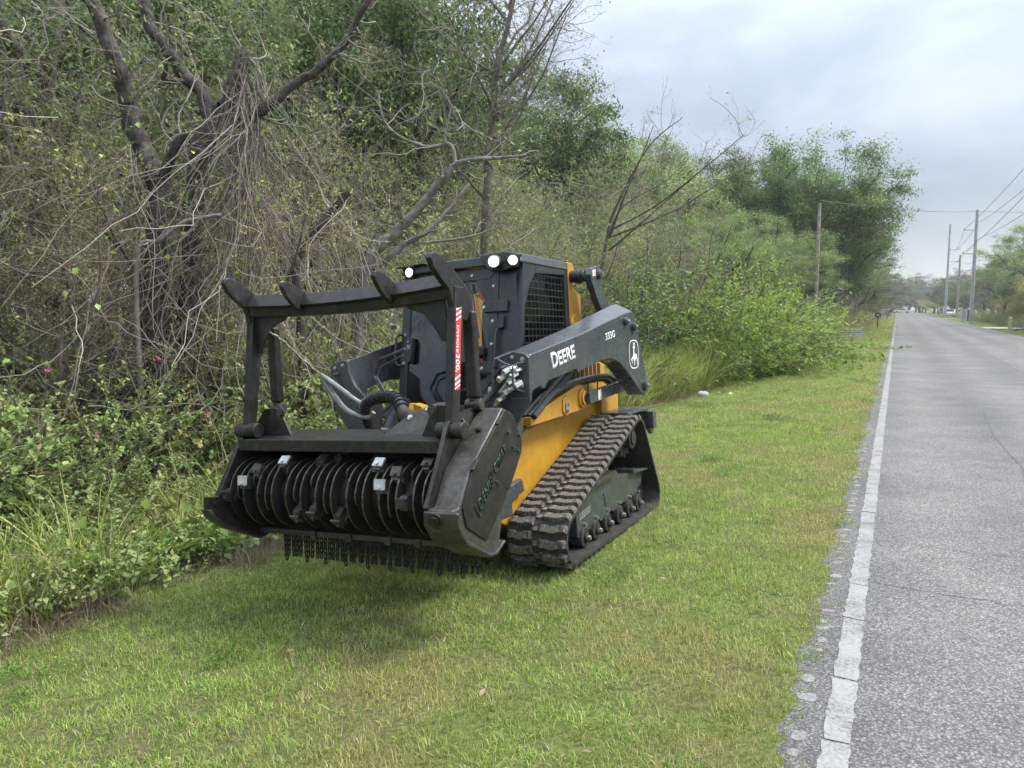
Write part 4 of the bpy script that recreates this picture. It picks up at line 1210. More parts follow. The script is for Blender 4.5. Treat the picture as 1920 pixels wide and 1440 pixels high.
BARK_D = bark_mat("dark_bark", (.035, .030, .026), (.095, .085, .078))
BARK_G = bark_mat("grey_bark", (.12, .11, .10), (.27, .255, .235))
BARK_B = bark_mat("brown_bark", (.075, .062, .052), (.16, .14, .12))
TWIG = leaf_mat("twig", [(0, (.105, .092, .078)), (.5, (.235, .21, .18)), (1, (.40, .37, .325))], 0.0, .85, .1, .15)
OLIVE = leaf_mat("olive_leaves", [(0, (.13, .16, .05)), (.45, (.30, .31, .11)), (.8, (.43, .415, .17)), (1, (.53, .49, .27))], .32)
DEEP = leaf_mat("oak_leaves", [(0, (.065, .11, .044)), (.5, (.145, .215, .082)), (1, (.26, .335, .13))], .28)
MID = leaf_mat("mid_leaves", [(0, (.11, .17, .06)), (.5, (.225, .315, .115)), (.85, (.34, .41, .155)), (1, (.44, .45, .21))], .32)
LIME = leaf_mat("bright_leaves", [(0, (.12, .21, .040)), (.5, (.225, .345, .070)), (1, (.37, .47, .13))], .36)
GRASSM = leaf_mat("long_grass", [(0, (.14, .20, .036)), (.5, (.29, .36, .07)), (.8, (.42, .44, .13)), (1, (.58, .53, .30))], .35)
DRYM = leaf_mat("dry_stems", [(0, (.13, .10, .07)), (.5, (.24, .19, .13)), (1, (.40, .34, .25))], .2)
GREYF = leaf_mat("grey_moss", [(0, (.10, .105, .09)), (.5, (.17, .17, .15)), (1, (.26, .26, .23))], .25)
PINK = leaf_mat("pink_petals", [(0, (.55, .12, .28)), (1, (.72, .28, .40))], .3)

# ---- prototypes; each returns [wood mesh, foliage mesh]
def proto_thicket(seed, H, leafm, n_leaf=4, dens=1.0, leaf=.042, spread=.55, twigm=TWIG, stems=5, bushy=.08):
    """multi-stemmed scrub tree: bare twigs from the ground up, small sparse leaves"""
    r = np.random.default_rng(seed); w = Geo(); f = Geo()
    a = r.uniform(0, 6.28, stems)
    D = np.stack([np.cos(a) * spread * r.uniform(.15, .6, stems), np.sin(a) * spread * r.uniform(.15, .6, stems), np.ones(stems)], 1)
    P, R = grow(r, np.stack([np.cos(a) * .25, np.sin(a) * .25, np.zeros(stems) - .1], 1), D, H * r.uniform(.7, 1.0, stems), r.uniform(.03, .075, stems) * H / 6, .008, 14, .12, .03)
    tubes(w, P, R, 6, .35, 1)
    S, D, r0, t = spawn(r, P, R, int(13 * dens), bushy, 1.0, 30, 85, .5, .005)
    P1, R1 = grow(r, S, D, H * .30 * r.uniform(.4, 1.1, len(S)) * (1.15 - .55 * t), r0 * .8, .004, 8, .20, .06)
    tubes(w, P1, R1, 4, r.uniform(.1, .8, len(S)), 0)
    S, D, r0, t = spawn(r, P1, R1, int(9 * dens), .1, 1, 25, 80, .6, .003)
    P2, R2 = grow(r, S, D, H * .13 * r.uniform(.4, 1.2, len(S)), r0 * .8, .002, 5, .25, .03)
    tubes(w, P2, R2, 3, r.uniform(0, 1, len(S)), 0)
    S, D, r0, t = spawn(r, P2, R2, int(4 * dens), .15, 1, 25, 75, .7, .0015)
    P3, R3 = grow(r, S, D, H * .055 * r.uniform(.4, 1.3, len(S)), .0024, .0012, 3, .25, .0)
    tubes(w, P3, R3, 3, r.uniform(.1, 1, len(S)), 0)
    k = r.random(len(P3)) < .75
    C = np.repeat(P3[k], n_leaf, 0)
    tt = r.uniform(.3, 1, len(C)); j = r.integers(0, 2, len(C))
    C = C[np.arange(len(C)), j] * (1 - tt[:, None]) + C[np.arange(len(C)), j + 1] * tt[:, None] + r.normal(0, .02, (len(C), 3))
    tn = np.clip(.5 + .35 * np.sin(C[:, 0] * 2.3 + seed) * np.sin(C[:, 2] * 1.7) + r.normal(0, .22, len(C)), 0, 1)
    leaves(f, r, C, leaf, .5, tn, .4)
    return w.build("_thicket_wood", [twigm, BARK_B]), f.build("_thicket_leaves", [leafm])

def proto_oak(seed, H, W, leafm, n_clump=240, per=95, leaf=.12, lean=0.0, base=.28, trunk=.24):
    """broad evergreen: limbs reaching clumps of leaves on an uneven, gappy crown"""
    r = np.random.default_rng(seed); w = Geo(); f = Geo()
    P, R = grow(r, np.array([[0, 0, -.2]]), np.array([[lean, 0, 1.0]]), H * .55, trunk, trunk * .45, 8, .10, .02)
    tubes(w, P, R, 9, .3, 1)
    nl = 11
    S, D, r0, t = spawn(r, P, R, nl, .35, 1.0, 30, 75, .62)
    L = np.hypot(W * .5, H * .4) * r.uniform(.65, 1.0, nl)
    P1, R1 = grow(r, S, D, L, r0, .03, 9, .17, .07)
    tubes(w, P1, R1, 6, .3, 1)
    S, D, r0, t = spawn(r, P1, R1, 8, .25, 1, 25, 75, .6, .015)
    P2, R2 = grow(r, S, D, L.mean() * .45 * r.uniform(.5, 1.1, len(S)), r0, .01, 6, .2, .05)
    tubes(w, P2, R2, 4, .4, 0)
    S, D, r0, t = spawn(r, P2, R2, 4, .3, 1, 25, 75, .6, .008)
    P3, R3 = grow(r, S, D, L.mean() * .17 * r.uniform(.5, 1.2, len(S)), r0, .005, 4, .2, .03)
    tubes(w, P3, R3, 3, .4, 0)
    tips = np.concatenate([P2[:, -1], P2[:, 3], P3[:, -1], P3[:, 2], P1[:, -1]])
    tips = tips[tips[:, 2] > H * base * .6]
    # outer-biased choice of clump centres, lumpy silhouette
    c0 = np.array([lean * H * .4, 0, H * .60])
    q = (tips - c0) / np.array([W * .5, W * .5, H * .42])
    rad_ = np.linalg.norm(q, axis=1)
    tips = tips[rad_ < 1.15]; rad_ = rad_[rad_ < 1.15]
    pr = .25 + rad_ ** 2; pr /= pr.sum()
    ci = r.choice(len(tips), min(n_clump, len(tips)), replace=False, p=pr)
    C0 = tips[ci]
    sz = r.uniform(.28, .62, len(C0)) * H / 10
    C = np.repeat(C0, per, 0); s_ = np.repeat(sz, per)
    off = r.normal(0, 1, C.shape) * np.array([1, 1, .62]); off *= (np.abs(r.normal(.75, .3, (len(C), 1))) / np.maximum(np.linalg.norm(off, axis=1, keepdims=True), .3))
    Q = C + off * s_[:, None]
    tn = np.clip(np.repeat(r.uniform(.15, .75, len(C0)), per) + r.normal(0, .16, len(C)) + .12 * off[:, 2], 0, 1)
    leaves(f, r, Q, leaf, .5, tn, .5)
    return w.build("_oak_wood", [TWIG, BARK_D]), f.build("_oak_leaves", [leafm])

def proto_shrub(seed, H, W, leafm, n_stem=46, leaf=.06, per=9, aspect=.55, twigm=DRYM, kids=4, arch=.10):
    r = np.random.default_rng(seed); w = Geo(); f = Geo()
    a = r.uniform(0, 6.28, n_stem); o = np.sqrt(r.uniform(0, 1, n_stem)) * W * .32
    P0 = np.stack([np.cos(a) * o, np.sin(a) * o, np.full(n_stem, -.12)], 1)
    D = np.stack([np.cos(a) * o / W * 2.6 + r.normal(0, .15, n_stem), np.sin(a) * o / W * 2.6 + r.normal(0, .15, n_stem), np.ones(n_stem)], 1)
    P, R = grow(r, P0, D, H * r.uniform(.6, 1.15, n_stem), .008, .003, 8, .13, .0, arch)
    tubes(w, P, R, 4, r.uniform(.0, .8, n_stem), 0)
    S, D, r0, t = spawn(r, P, R, kids, .2, 1, 25, 75, .6, .002)
    P1, R1 = grow(r, S, D, H * .34 * r.uniform(.4, 1.2, len(S)), r0, .0015, 5, .2, .04)
    tubes(w, P1, R1, 3, r.uniform(.0, .9, len(S)), 0)
    for Q, k in ((P1, per), (P, per // 2)):
        K, N, _ = Q.shape
        t = r.uniform(.15, 1, (K, k)) * (N - 1); i = np.minimum(t.astype(int), N - 2); fr = (t - i)[..., None]
        kk = np.arange(K)[:, None]
        C = Q[kk, i] * (1 - fr) + Q[kk, i + 1] * fr
        Dv = nrm(Q[kk, i + 1] - Q[kk, i]) + np.array([0, 0, .15])
        C = C.reshape(-1, 3); Dv = Dv.reshape(-1, 3)
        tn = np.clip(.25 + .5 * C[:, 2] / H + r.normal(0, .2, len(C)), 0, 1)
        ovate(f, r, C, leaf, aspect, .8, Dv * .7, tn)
    return w.build("_shrub_stems", [twigm]), f.build("_shrub_leaves", [leafm])

def blades(g, r, n, rad_, L, W, bend=.6, tint=None, N=4, lean=.5, mi=0):
    """grass blades: flat tapering strips that bend over"""
    a = r.uniform(0, 6.28, n); o = np.sqrt(r.uniform(0, 1, n)) * rad_
    P = np.stack([np.cos(a) * o, np.sin(a) * o, np.full(n, -.01)], 1)
    az = a + r.normal(0, 1.0, n)
    hd = np.stack([np.cos(az), np.sin(az), np.zeros(n)], 1)
    l = L * r.uniform(.45, 1.2, n); ln = np.abs(r.normal(lean * .5, lean * .5, n)); b = bend * r.uniform(.2, 1.4, n)
    side = np.stack([-np.sin(az), np.cos(az), np.zeros(n)], 1); tw = r.normal(0, .5, n)
    side = nrm(side * np.cos(tw)[:, None] + hd * np.sin(tw)[:, None])
    pts = []; cur = P.copy()
    for k in range(N):
        t = k / (N - 1)
        pts.append((cur.copy(), W * r.uniform(.8, 1.2, n) * (1 - t) ** .7 * .5))
        an = ln + b * t
        cur = cur + (hd * np.sin(an)[:, None] + np.array([0, 0, 1.0]) * np.cos(an)[:, None]) * (l / (N - 1))[:, None]
    V = []
    for k in range(N - 1): V += [pts[k][0] - side * pts[k][1][:, None], pts[k][0] + side * pts[k][1][:, None]]
    V.append(pts[-1][0])
    m = len(V); V = np.stack(V, 1).reshape(-1, 3)
    i = np.arange(n) * m
    q = [np.stack([i + 2 * k, i + 2 * k + 1, i + 2 * k + 3, i + 2 * k + 2], 1) for k in range(N - 2)]
    tt = r.uniform(0, 1, n) if tint is None else tint
    if q: g.add(V, np.concatenate(q), np.tile(tt, len(q)), mi); g.n -= 0
    base = g.n - len(V) if q else g.n
    tip = np.stack([i + m - 3, i + m - 2, i + m - 1], 1)
    g.V.append(np.zeros((0, 3))); g.F.append(tip + base); g.T.append(np.asarray(tt, np.float32)); g.M.append(np.full(n, mi))
    if not q: g.V[-1] = V; g.n += len(V)

def scatter_group(name, protos, realize=False):
    """geometry nodes: put proto[pick] on every vertex with its own rotation and size"""
    ng = bpy.data.node_groups.new(name, "GeometryNodeTree")
    ng.interface.new_socket("Geometry", in_out="INPUT", socket_type="NodeSocketGeometry")
    ng.interface.new_socket("Geometry", in_out="OUTPUT", socket_type="NodeSocketGeometry")
    n, l = ng.nodes, ng.links
    gi = n.new("NodeGroupInput"); go = n.new("NodeGroupOutput")
    def at(nm, ty):
        a = n.new("GeometryNodeInputNamedAttribute"); a.data_type = ty; a.inputs["Name"].default_value = nm; return a
    rot, scl, pick = at("rot", "FLOAT_VECTOR"), at("scl", "FLOAT"), at("pick", "INT")
    last = None
    jg = n.new("GeometryNodeJoinGeometry")
    for k, p in enumerate(protos):
        oi = n.new("GeometryNodeObjectInfo"); oi.inputs["Object"].default_value = p; oi.inputs["As Instance"].default_value = True
        cmpn = n.new("FunctionNodeCompare"); cmpn.data_type = "INT"; cmpn.operation = "EQUAL"
        l.new(pick.outputs["Attribute"], cmpn.inputs[2]); cmpn.inputs[3].default_value = k
        ip = n.new("GeometryNodeInstanceOnPoints")
        l.new(gi.outputs[0], ip.inputs["Points"]); l.new(cmpn.outputs["Result"], ip.inputs["Selection"])
        l.new(oi.outputs["Geometry"], ip.inputs["Instance"])
        l.new(rot.outputs["Attribute"], ip.inputs["Rotation"]); l.new(scl.outputs["Attribute"], ip.inputs["Scale"])
        l.new(ip.outputs["Instances"], jg.inputs[0])
    l.new(jg.outputs[0], go.inputs[0])
    return ng

def scatter(name, pts, rot, scl, pick, protos):
    me = bpy.data.meshes.new(name)
    me.vertices.add(len(pts)); me.vertices.foreach_set("co", np.ascontiguousarray(pts, np.float32).ravel())
    for nm, ty, d, key in (("rot", "FLOAT_VECTOR", rot, "vector"), ("scl", "FLOAT", scl, "value"), ("pick", "INT", pick, "value")):
        a = me.attributes.new(nm, ty, "POINT"); a.data.foreach_set(key, np.ascontiguousarray(d, np.int32 if ty == "INT" else np.float32).ravel())
    o = bpy.data.objects.new(name, me); COL.objects.link(o)
    md = o.modifiers.new("scatter", "NODES"); md.node_group = scatter_group(name, protos)
    return tag(o, kind="stuff")
def hidden_proto(me): return bpy.data.objects.new(me.name.strip("_"), me)

# ---- placing
def px_of(x, y):
    """horizontal angle of a ground point right of the camera axis, in degrees"""
    return math.degrees(math.atan2(x, y)) + CAM_YAW
SKY_AZ = [-40, -16, -6, -2, 1.5, 4, 6, 7.6, 9.5, 12, 13.5, 14.5, 17, 20, 23.5, 26, 27.5, 29.2, 30.2, 31.2, 34, 40]
SKY_EL = [40, 40, 27, 20, 16, 14, 12.8, 12.0, 11, 10.0, 9.6, 10.6, 11.8, 11.9, 10.9, 8.8, 6.6, 4.6, 2.4, 2.9, 5.6, 9]
def max_h(x, y, margin=1.0):
    d = math.hypot(x, y)
    return CAM_H + d * math.tan(rad(float(np.interp(px_of(x, y), SKY_AZ, SKY_EL)))) * margin - G0(x, y)

def plant(name, protos, parts, x, y, h, h_proto, label, cat, group, rz=None, wide=1.0, dz=0.0, tilt=0.0):
    """one tree or shrub: Empty at its base with wood and foliage meshes as parts"""
    o = empty(name, (x, y, G0(x, y) + dz), PR.uniform(0, 6.28) if rz is None else rz)
    k = h / h_proto
    o.scale = (k * wide, k * wide, k)
    if tilt: o.rotation_euler[0] = tilt
    for me, nm in zip(protos, parts): share(me, nm, o)
    tag(o, label, cat, group)
    return o
PR = random.Random(11)
# ================================================================ WOODLAND
LGREEN = leaf_mat("light_green_leaves", [(0, (.13, .20, .06)), (.5, (.255, .35, .12)), (.85, (.34, .41, .16)), (1, (.46, .46, .22))], .32)
TH = [proto_thicket(1, 6, OLIVE, n_leaf=11, leaf=.048), proto_thicket(2, 6, OLIVE, n_leaf=9, dens=.95, leaf=.050), proto_thicket(3, 6, LGREEN, n_leaf=9, leaf=.055), proto_thicket(4, 6, OLIVE, n_leaf=4, dens=1.0, leaf=.042)]
OAK = [proto_oak(21, 10, 9, DEEP, n_clump=430, per=105), proto_oak(22, 10, 8, DEEP, leaf=.13, n_clump=420, per=100), proto_oak(23, 10, 10, MID, n_clump=360, per=100, leaf=.12, base=.1)]
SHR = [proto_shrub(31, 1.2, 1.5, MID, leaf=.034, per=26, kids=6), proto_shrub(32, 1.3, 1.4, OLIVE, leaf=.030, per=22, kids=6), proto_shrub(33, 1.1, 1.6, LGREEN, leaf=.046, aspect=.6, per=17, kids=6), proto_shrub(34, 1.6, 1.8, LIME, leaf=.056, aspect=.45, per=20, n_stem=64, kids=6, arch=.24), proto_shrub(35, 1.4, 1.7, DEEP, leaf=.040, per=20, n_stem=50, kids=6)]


def where(x, y):
    """words for the part of the picture a plant stands in"""
    a = px_of(x, y)
    if a < -20.5: return "left of the loader"
    if a < -9: return "behind the guard frame"
    if a < 7: return "behind the cab"
    if a < 14: return "just right of the loader"
    return "far along the left verge"
# near scrub along the ditch and behind it
n_ = 0
def thicket(x, y, h, k=None, wide=1.0):
    global n_
    n_ += 1
    h = min(h, max_h(x, y) if px_of(x, y) < 9 else CAM_H + math.hypot(x, y) * math.tan(rad(float(np.interp(px_of(x, y), [9, 12, 16], [9.5, 6.6, 5.0])))))
    if h < 1.6: return
    if -15 < px_of(x, y) < 1: h = min(h, CAM_H + math.hypot(x, y) * math.tan(rad(15.5)))
    k = n_ % 4 if k is None else k
    row = "front" if xb(y) - x < 4 else ("second" if xb(y) - x < 6.7 else "rear")
    lab = ("twiggy olive-leaved", "half bare olive", "leafy green", "nearly bare grey")[k] + " scrub tree, " + row + " row of the thicket " + where(x, y)
    plant("scrub_tree", TH[k], ("trunk", "crown"), x, y, h, 6, lab, "tree", "scrub trees: " + lab, wide=wide)
for y in np.arange(1.6, 27, 1.5):
    x0 = xb(y)
    thicket(x0 - PR.uniform(2.6, 3.6), y + PR.uniform(-.5, .5), PR.uniform(3.2, 5.2), wide=1.1)
for y in np.arange(.5, 30, 1.8):
    thicket(xb(y) - PR.uniform(4.6, 6.2), y + PR.uniform(-.7, .7), PR.uniform(5.5, 8.0))
for y in np.arange(0, 34, 2.3):
    thicket(xb(y) - PR.uniform(7.2, 9.5), y + PR.uniform(-.8, .8), PR.uniform(6.5, 9.5), wide=1.1)
for k_, y in enumerate(np.arange(-1, 60, 3.4)):
    x = xb(y) - PR.uniform(10.5, 14)
    if y < 8 and k_ % 2: continue
    h = min(PR.uniform(9.5, 12.5), max_h(x, y, .98))
    plant("oak_tree", OAK[PR.randrange(3)], ("trunk", "crown"), x, y, h, 10, "dark evergreen oak rising over the thicket " + where(x, y), "tree", "evergreen oaks over the thicket " + where(x, y))
for k_, y in enumerate(np.arange(-4, 90, 5)):
    x = xb(y) - PR.uniform(17, 24)
    if y < 14 and k_ % 2: continue
    h = min(PR.uniform(11, 14), max_h(x, y, .98))
    plant("oak_tree", OAK[PR.randrange(3)], ("trunk", "crown"), x, y, h, 10, "farther evergreen oak deep in the wood " + where(x, y), "tree", "oaks deep in the wood " + where(x, y), wide=1.2)
for (x, y, h, w_) in ((-11.0, 15.2, 11.0, .85), (-12.8, 13.2, 11.5, .9), (-13.6, 18.5, 11.5, .9), (-14.5, 11.0, 12, 1.0)):
    plant("oak_tree", OAK[int(-x) % 2], ("trunk", "crown"), x, y, h, 10, "tall evergreen oak crown rising behind the long reaching limb", "tree", "tall oaks behind the long limb", wide=w_)
# live oaks further along the left side
for (x, y, h, w_) in ((-6.0, 49, 12.0, 1.12), (-9.6, 47, 10.2, 1.0), (-4.2, 57, 10.6, 1.0), (-7.8, 52, 12.2, 1.1), (-9.5, 62, 12, 1.2), (-5.0, 70, 9.6, 1.1), (-8, 82, 11, 1.2), (-4.6, 92, 8.5, 1.1), (-7, 106, 10, 1.3), (-5, 122, 9, 1.2), (-12.5, 50, 10.5, 1.1), (-6.4, 51, 10.2, 1.1), (-12, 70, 12, 1.2), (-4.4, 63, 8.6, 1.0), (-7.5, 74, 10, 1.1), (-4.3, 78, 8, 1.0), (-14, 84, 12, 1.3), (-5.2, 100, 9, 1.2)):
    h = min(h, max_h(x, y, 1.06))
    lab = ("big green live oak, nearest of those beyond the lime shrubs" if y < 49 else "green live oak in the middle of the row left of the road" if y < 80 else "far live oak near the end of the left row")
    plant("oak_tree", OAK[PR.randrange(2)], ("trunk", "crown"), x, y, h, 10, lab, "tree", "live oaks: " + lab, wide=w_)
for (x, y, h, w_) in ((-6.2, 29, 5.2, .8), (-7.6, 33, 6.4, .9), (-5.6, 36, 5.0, .9), (-6.6, 41, 6.2, 1.0), (-5.4, 45, 4.6, 1.0), (-8.6, 27, 6.0, .8)):
    plant("oak_tree", OAK[2], ("trunk", "crown"), x, y, min(h, max_h(x, y, .62)), 10, "low light green tree rising behind the lime shrubs", "tree", "low trees behind the lime shrubs", wide=w_ * 1.2)
# ---- hand-laid trees of the foreground thicket
def limb_tree(name, limbs, bark, label, seed, twigs=5, twig_l=.9, leaf=None, nleaf=0, leafsize=.05, finer=3, group=None):
    """limbs: list of (points, r0, r1); drawn limbs first, then twigs sprouting from them"""
    r = np.random.default_rng(seed)
    base = np.array(limbs[0][0][0], float); base[2] = G0(base[0], base[1]) - .05
    o = empty(name, base)
    g = Geo(); tw = Geo(); lf = Geo()
    for k, (pts, r0, r1) in enumerate(limbs):
        P = [Vector(p) - Vector(base) for p in pts]
        if k == 0: P = [Vector((0, 0, 0))] + P
        S = np.array([tuple(p) for p in spline(P, 7)])
        S[1:-1] += np.stack([np.convolve(r.normal(0, .05, len(S) + 4), np.ones(7) / 7, 'valid') for _ in range(3)], 1)[:len(S) - 2] * min(1, r0 * 12)
        R = np.linspace(r0, r1, len(S)) * (1 + np.convolve(r.normal(0, .09, len(S) + 8), np.ones(9) / 9, 'valid'))
        if k == 0: R[:5] *= np.linspace(1.5, 1.0, 5)
        tubes(g, S[None], R[None], 9, .4)
        n1 = max(2, int(twigs * .62 * len(S) / 7))
        A, D, q, t = spawn(r, S[None], R[None], n1, .25, 1, 35, 85, .3, .006)
        P1, R1 = grow(r, A, D, twig_l * r.uniform(.4, 1.3, len(A)), np.minimum(q, .014), .003, 9, .24, .03)
        tubes(tw, P1, R1, 4, r.uniform(.1, .9, len(A)))
        A, D, q, t = spawn(r, P1, R1, finer, .15, 1, 25, 80, .6, .002)
        P2, R2 = grow(r, A, D, twig_l * .4 * r.uniform(.3, 1.2, len(A)), q, .0015, 6, .25, .02)
        tubes(tw, P2, R2, 3, r.uniform(.1, .9, len(A)))
        A, D, q, t = spawn(r, P2, R2, finer, .2, 1, 25, 80, .6, .0015)
        P3, R3 = grow(r, A, D, twig_l * .16 * r.uniform(.3, 1.2, len(A)), q, .001, 3, .2, .02)
        tubes(tw, P3, R3, 3, r.uniform(.1, .9, len(A)))
        if nleaf: leaves(lf, r, np.repeat(P3[:, -1], nleaf, 0) + r.normal(0, .02, (len(P3) * nleaf, 3)), leafsize, .5, None, .3)
    w = g.build("trunk", [bark], o, smooth=True)
    tag(tw.build("twig_crown", [TWIG], o), kind="stuff")
    if nleaf: lf.build("crown", [leaf], o)
    tag(o, label, "tree", group)
    return o
limb_tree("old_tree", [
    ([(-7.38, 5.68, .56), (-7.34, 5.70, .92), (-7.26, 5.74, 2.21), (-7.20, 5.77, 3.07)], .150, .115),
    ([(-7.20, 5.77, 3.0), (-7.27, 5.73, 3.21), (-7.33, 5.65, 3.45), (-7.39, 5.56, 3.77), (-7.36, 5.47, 4.07), (-7.47, 5.41, 4.39), (-7.53, 5.27, 4.78), (-7.54, 5.15, 5.05), (-7.7, 5.0, 6.2)], .115, .06),
    ([(-7.20, 5.77, 3.0), (-6.89, 5.70, 3.29), (-6.68, 5.70, 3.45)], .060, .042)], BARK_D, "dark leaning old tree with a broken stub, left of the vine wrapped fork", 41, 4, .9)
limb_tree("old_tree", [
    ([(-7.49, 6.19, .5), (-7.41, 6.23, 1.51), (-7.32, 6.27, 2.43), (-7.15, 6.24, 3.26), (-7.01, 6.31, 3.64), (-6.87, 6.39, 3.87)], .135, .12),
    ([(-6.98, 6.33, 3.72), (-7.09, 6.28, 4.08), (-7.26, 6.19, 4.25), (-7.32, 6.04, 4.45), (-7.47, 5.97, 4.79), (-7.57, 5.92, 5.07), (-7.7, 5.9, 6.0)], .085, .05),
    ([(-7.23, 6.2, 4.19), (-7.28, 6.06, 4.15), (-7.36, 6.02, 4.16), (-7.26, 5.96, 4.29)], .035, .026),
    ([(-6.95, 6.34, 3.70), (-6.77, 6.44, 3.77), (-6.53, 6.45, 3.79), (-6.29, 6.45, 3.85), (-6.03, 6.59, 4.05), (-5.69, 6.64, 4.22), (-5.48, 6.75, 4.44), (-5.21, 6.78, 4.79), (-4.9, 6.9, 5.3)], .075, .026),
    ([(-6.90, 6.37, 3.80), (-6.76, 6.44, 4.06), (-6.69, 6.48, 4.25), (-6.65, 6.5, 4.48)], .10, .085)], BARK_D, "dark forked old tree with one long limb reaching right over the thicket", 42, 4, .9)
limb_tree("old_tree", [
    ([(-9.62, 5.78, .83), (-9.53, 5.82, 2.16), (-9.44, 5.87, 3.26), (-9.36, 5.91, 3.96), (-9.13, 5.91, 4.67), (-9.03, 5.96, 5.28), (-8.9, 6.0, 6.5)], .14, .07),
    ([(-9.38, 5.9, 3.8), (-9.41, 5.77, 4.27), (-9.38, 5.68, 4.58), (-9.37, 5.57, 4.79), (-9.44, 5.53, 5.09), (-9.5, 5.4, 5.9)], .06, .04)], BARK_B, "grey brown upright trunk, leftmost tree of the thicket", 43, 5, 1.0)
limb_tree("leaning_tree", [
    ([(-6.33, 8.01, 1.2), (-6.19, 8.07, 2.22), (-5.85, 8.25, 2.66), (-5.50, 8.42, 3.07), (-5.11, 8.51, 3.49)], .085, .055),
    ([(-5.11, 8.51, 3.47), (-4.79, 8.56, 3.51), (-4.55, 8.68, 3.53), (-4.23, 8.73, 3.55)], .035, .014),
    ([(-5.11, 8.51, 3.47), (-5.17, 8.48, 3.72), (-5.50, 8.43, 3.71), (-5.80, 8.27, 3.84), (-5.98, 8.18, 4.08), (-6.07, 8.14, 4.41)], .030, .010),
    ([(-6.19, 8.18, 2.15), (-5.87, 8.46, 2.47), (-5.62, 8.59, 2.65), (-5.42, 8.80, 2.94), (-5.21, 9.02, 3.30)], .045, .018),
    ([(-5.57, 8.39, 2.49), (-5.20, 8.58, 2.53), (-4.89, 8.73, 2.60), (-4.58, 8.89, 2.73)], .020, .008),
    ([(-5.15, 8.48, 3.7), (-5.23, 8.45, 3.78), (-5.14, 8.5, 4.18), (-4.96, 8.47, 3.96), (-4.74, 8.47, 3.81)], .016, .008)], BARK_G, "pale grey tree leaning right above the cab, with a few lime leaves", 44, 4, .8, LIME, 1, .07, 2)
limb_tree("broken_branch", [([(-6.30, 6.9, 1.6), (-6.30, 6.9, 2.25), (-5.95, 7.07, 2.75), (-5.76, 7.17, 2.99)], .06, .045)], BARK_D, "short dark broken stem leaning right in the vines behind the guard", 45, 3, .6)
limb_tree("fallen_limb", [([(-6.9, 5.2, 2.0), (-6.71, 5.34, 2.33), (-6.51, 5.45, 2.49), (-6.27, 5.57, 2.57), (-6.15, 5.63, 2.58)], .028, .02)], BARK_G, "pale fallen limb caught in the vines before the dark forked tree", 46, 2, .4)
bare = [([(-6.8, 12.25, 2.0), (-6.8, 12.25, 2.59), (-6.74, 12.28, 4.02), (-6.62, 12.34, 5.23), (-6.49, 12.4, 6.15), (-6.32, 12.49, 7.06), (-6.2, 12.53, 8.4)], .10, .028)]
rb_ = np.random.default_rng(9)
for k in range(17):
    z = rb_.uniform(3.2, 7.2); a = rb_.uniform(-.5, 2.2) if k % 4 else rb_.uniform(2.2, 5.4)
    f = np.clip((z - 2.59) / 4.5, 0, 1); p = np.array([-6.8 + .45 * f, 12.25 + .22 * f, z])
    L = rb_.uniform(1.6, 3.4) * (1.1 - .35 * f); d = np.array([math.cos(a - .25), math.sin(a - .25) * .8, rb_.uniform(.55, 1.3)]); d /= np.linalg.norm(d)
    q = [tuple(p + d * L * t + np.array([0, 0, .25 * L * t * t]) + rb_.normal(0, .05, 3) * (t > 0)) for t in (0, .3, .6, 1)]
    bare.append((q, .030, .008))
limb_tree("bare_tree", bare, BARK_B, "tall nearly bare tree with fine twigs against the sky behind the cab", 47, 9, 1.1, MID, 1, .045, 3)
bare = [([(-5.9, 15.6, 1.0), (-5.8, 15.6, 2.2), (-5.6, 15.7, 3.4)], .045, .032)]
for k in range(7):
    a = rb_.uniform(-1.0, 2.0); p = np.array([-5.6, 15.7, rb_.uniform(2.6, 3.6)]); L = rb_.uniform(2.0, 3.6)
    d = np.array([math.cos(a), math.sin(a) * .5, rb_.uniform(.4, 1.5)]); d /= np.linalg.norm(d)
    bare.append(([tuple(p + d * L * t + rb_.normal(0, .13, 3) * (t > 0)) for t in (0, .35, .7, 1)], .024, .006))
limb_tree("bare_tree", bare, BARK_B, "spreading bare tree leaning towards the road right of the tall bare one", 48, 6, .9, OLIVE, 1, .045, 3)

# ---- vines: hanging tangle in front of the trunks (nobody could count them)
r = np.random.default_rng(77); g = Geo(); lf = Geo()
K = 560
y = r.uniform(1.5, 24, K); xx = xb(y) - np.abs(r.normal(1.2, .8, K)) - 1.7
z1 = gz(xx, y) + r.uniform(1.2, 5.0, K)
D = r.normal(0, .5, (K, 3)); D[:, 2] = -1
P, R = grow(r, np.stack([xx, y, z1], 1), D, r.uniform(.8, 3.2, K), r.uniform(.003, .008, K), .0025, 13, .42, 0.0)
tubes(g, P, R, 3, r.uniform(.0, 1, K) ** .8)
K = 70                                                # looping strands between the trees
y = r.uniform(2, 22, K); xx = xb(y) - np.abs(r.normal(1.2, .8, K)) - 1.8
D = r.normal(0, 1, (K, 3)); D[:, 2] *= .35
P, R = grow(r, np.stack([xx, y, gz(xx, y) + r.uniform(.6, 4.6, K)], 1), D, r.uniform(1, 3.5, K), r.uniform(.003, .008, K), .002, 16, .32, 0.0)
tubes(g, P, R, 4, r.uniform(.2, 1, K))
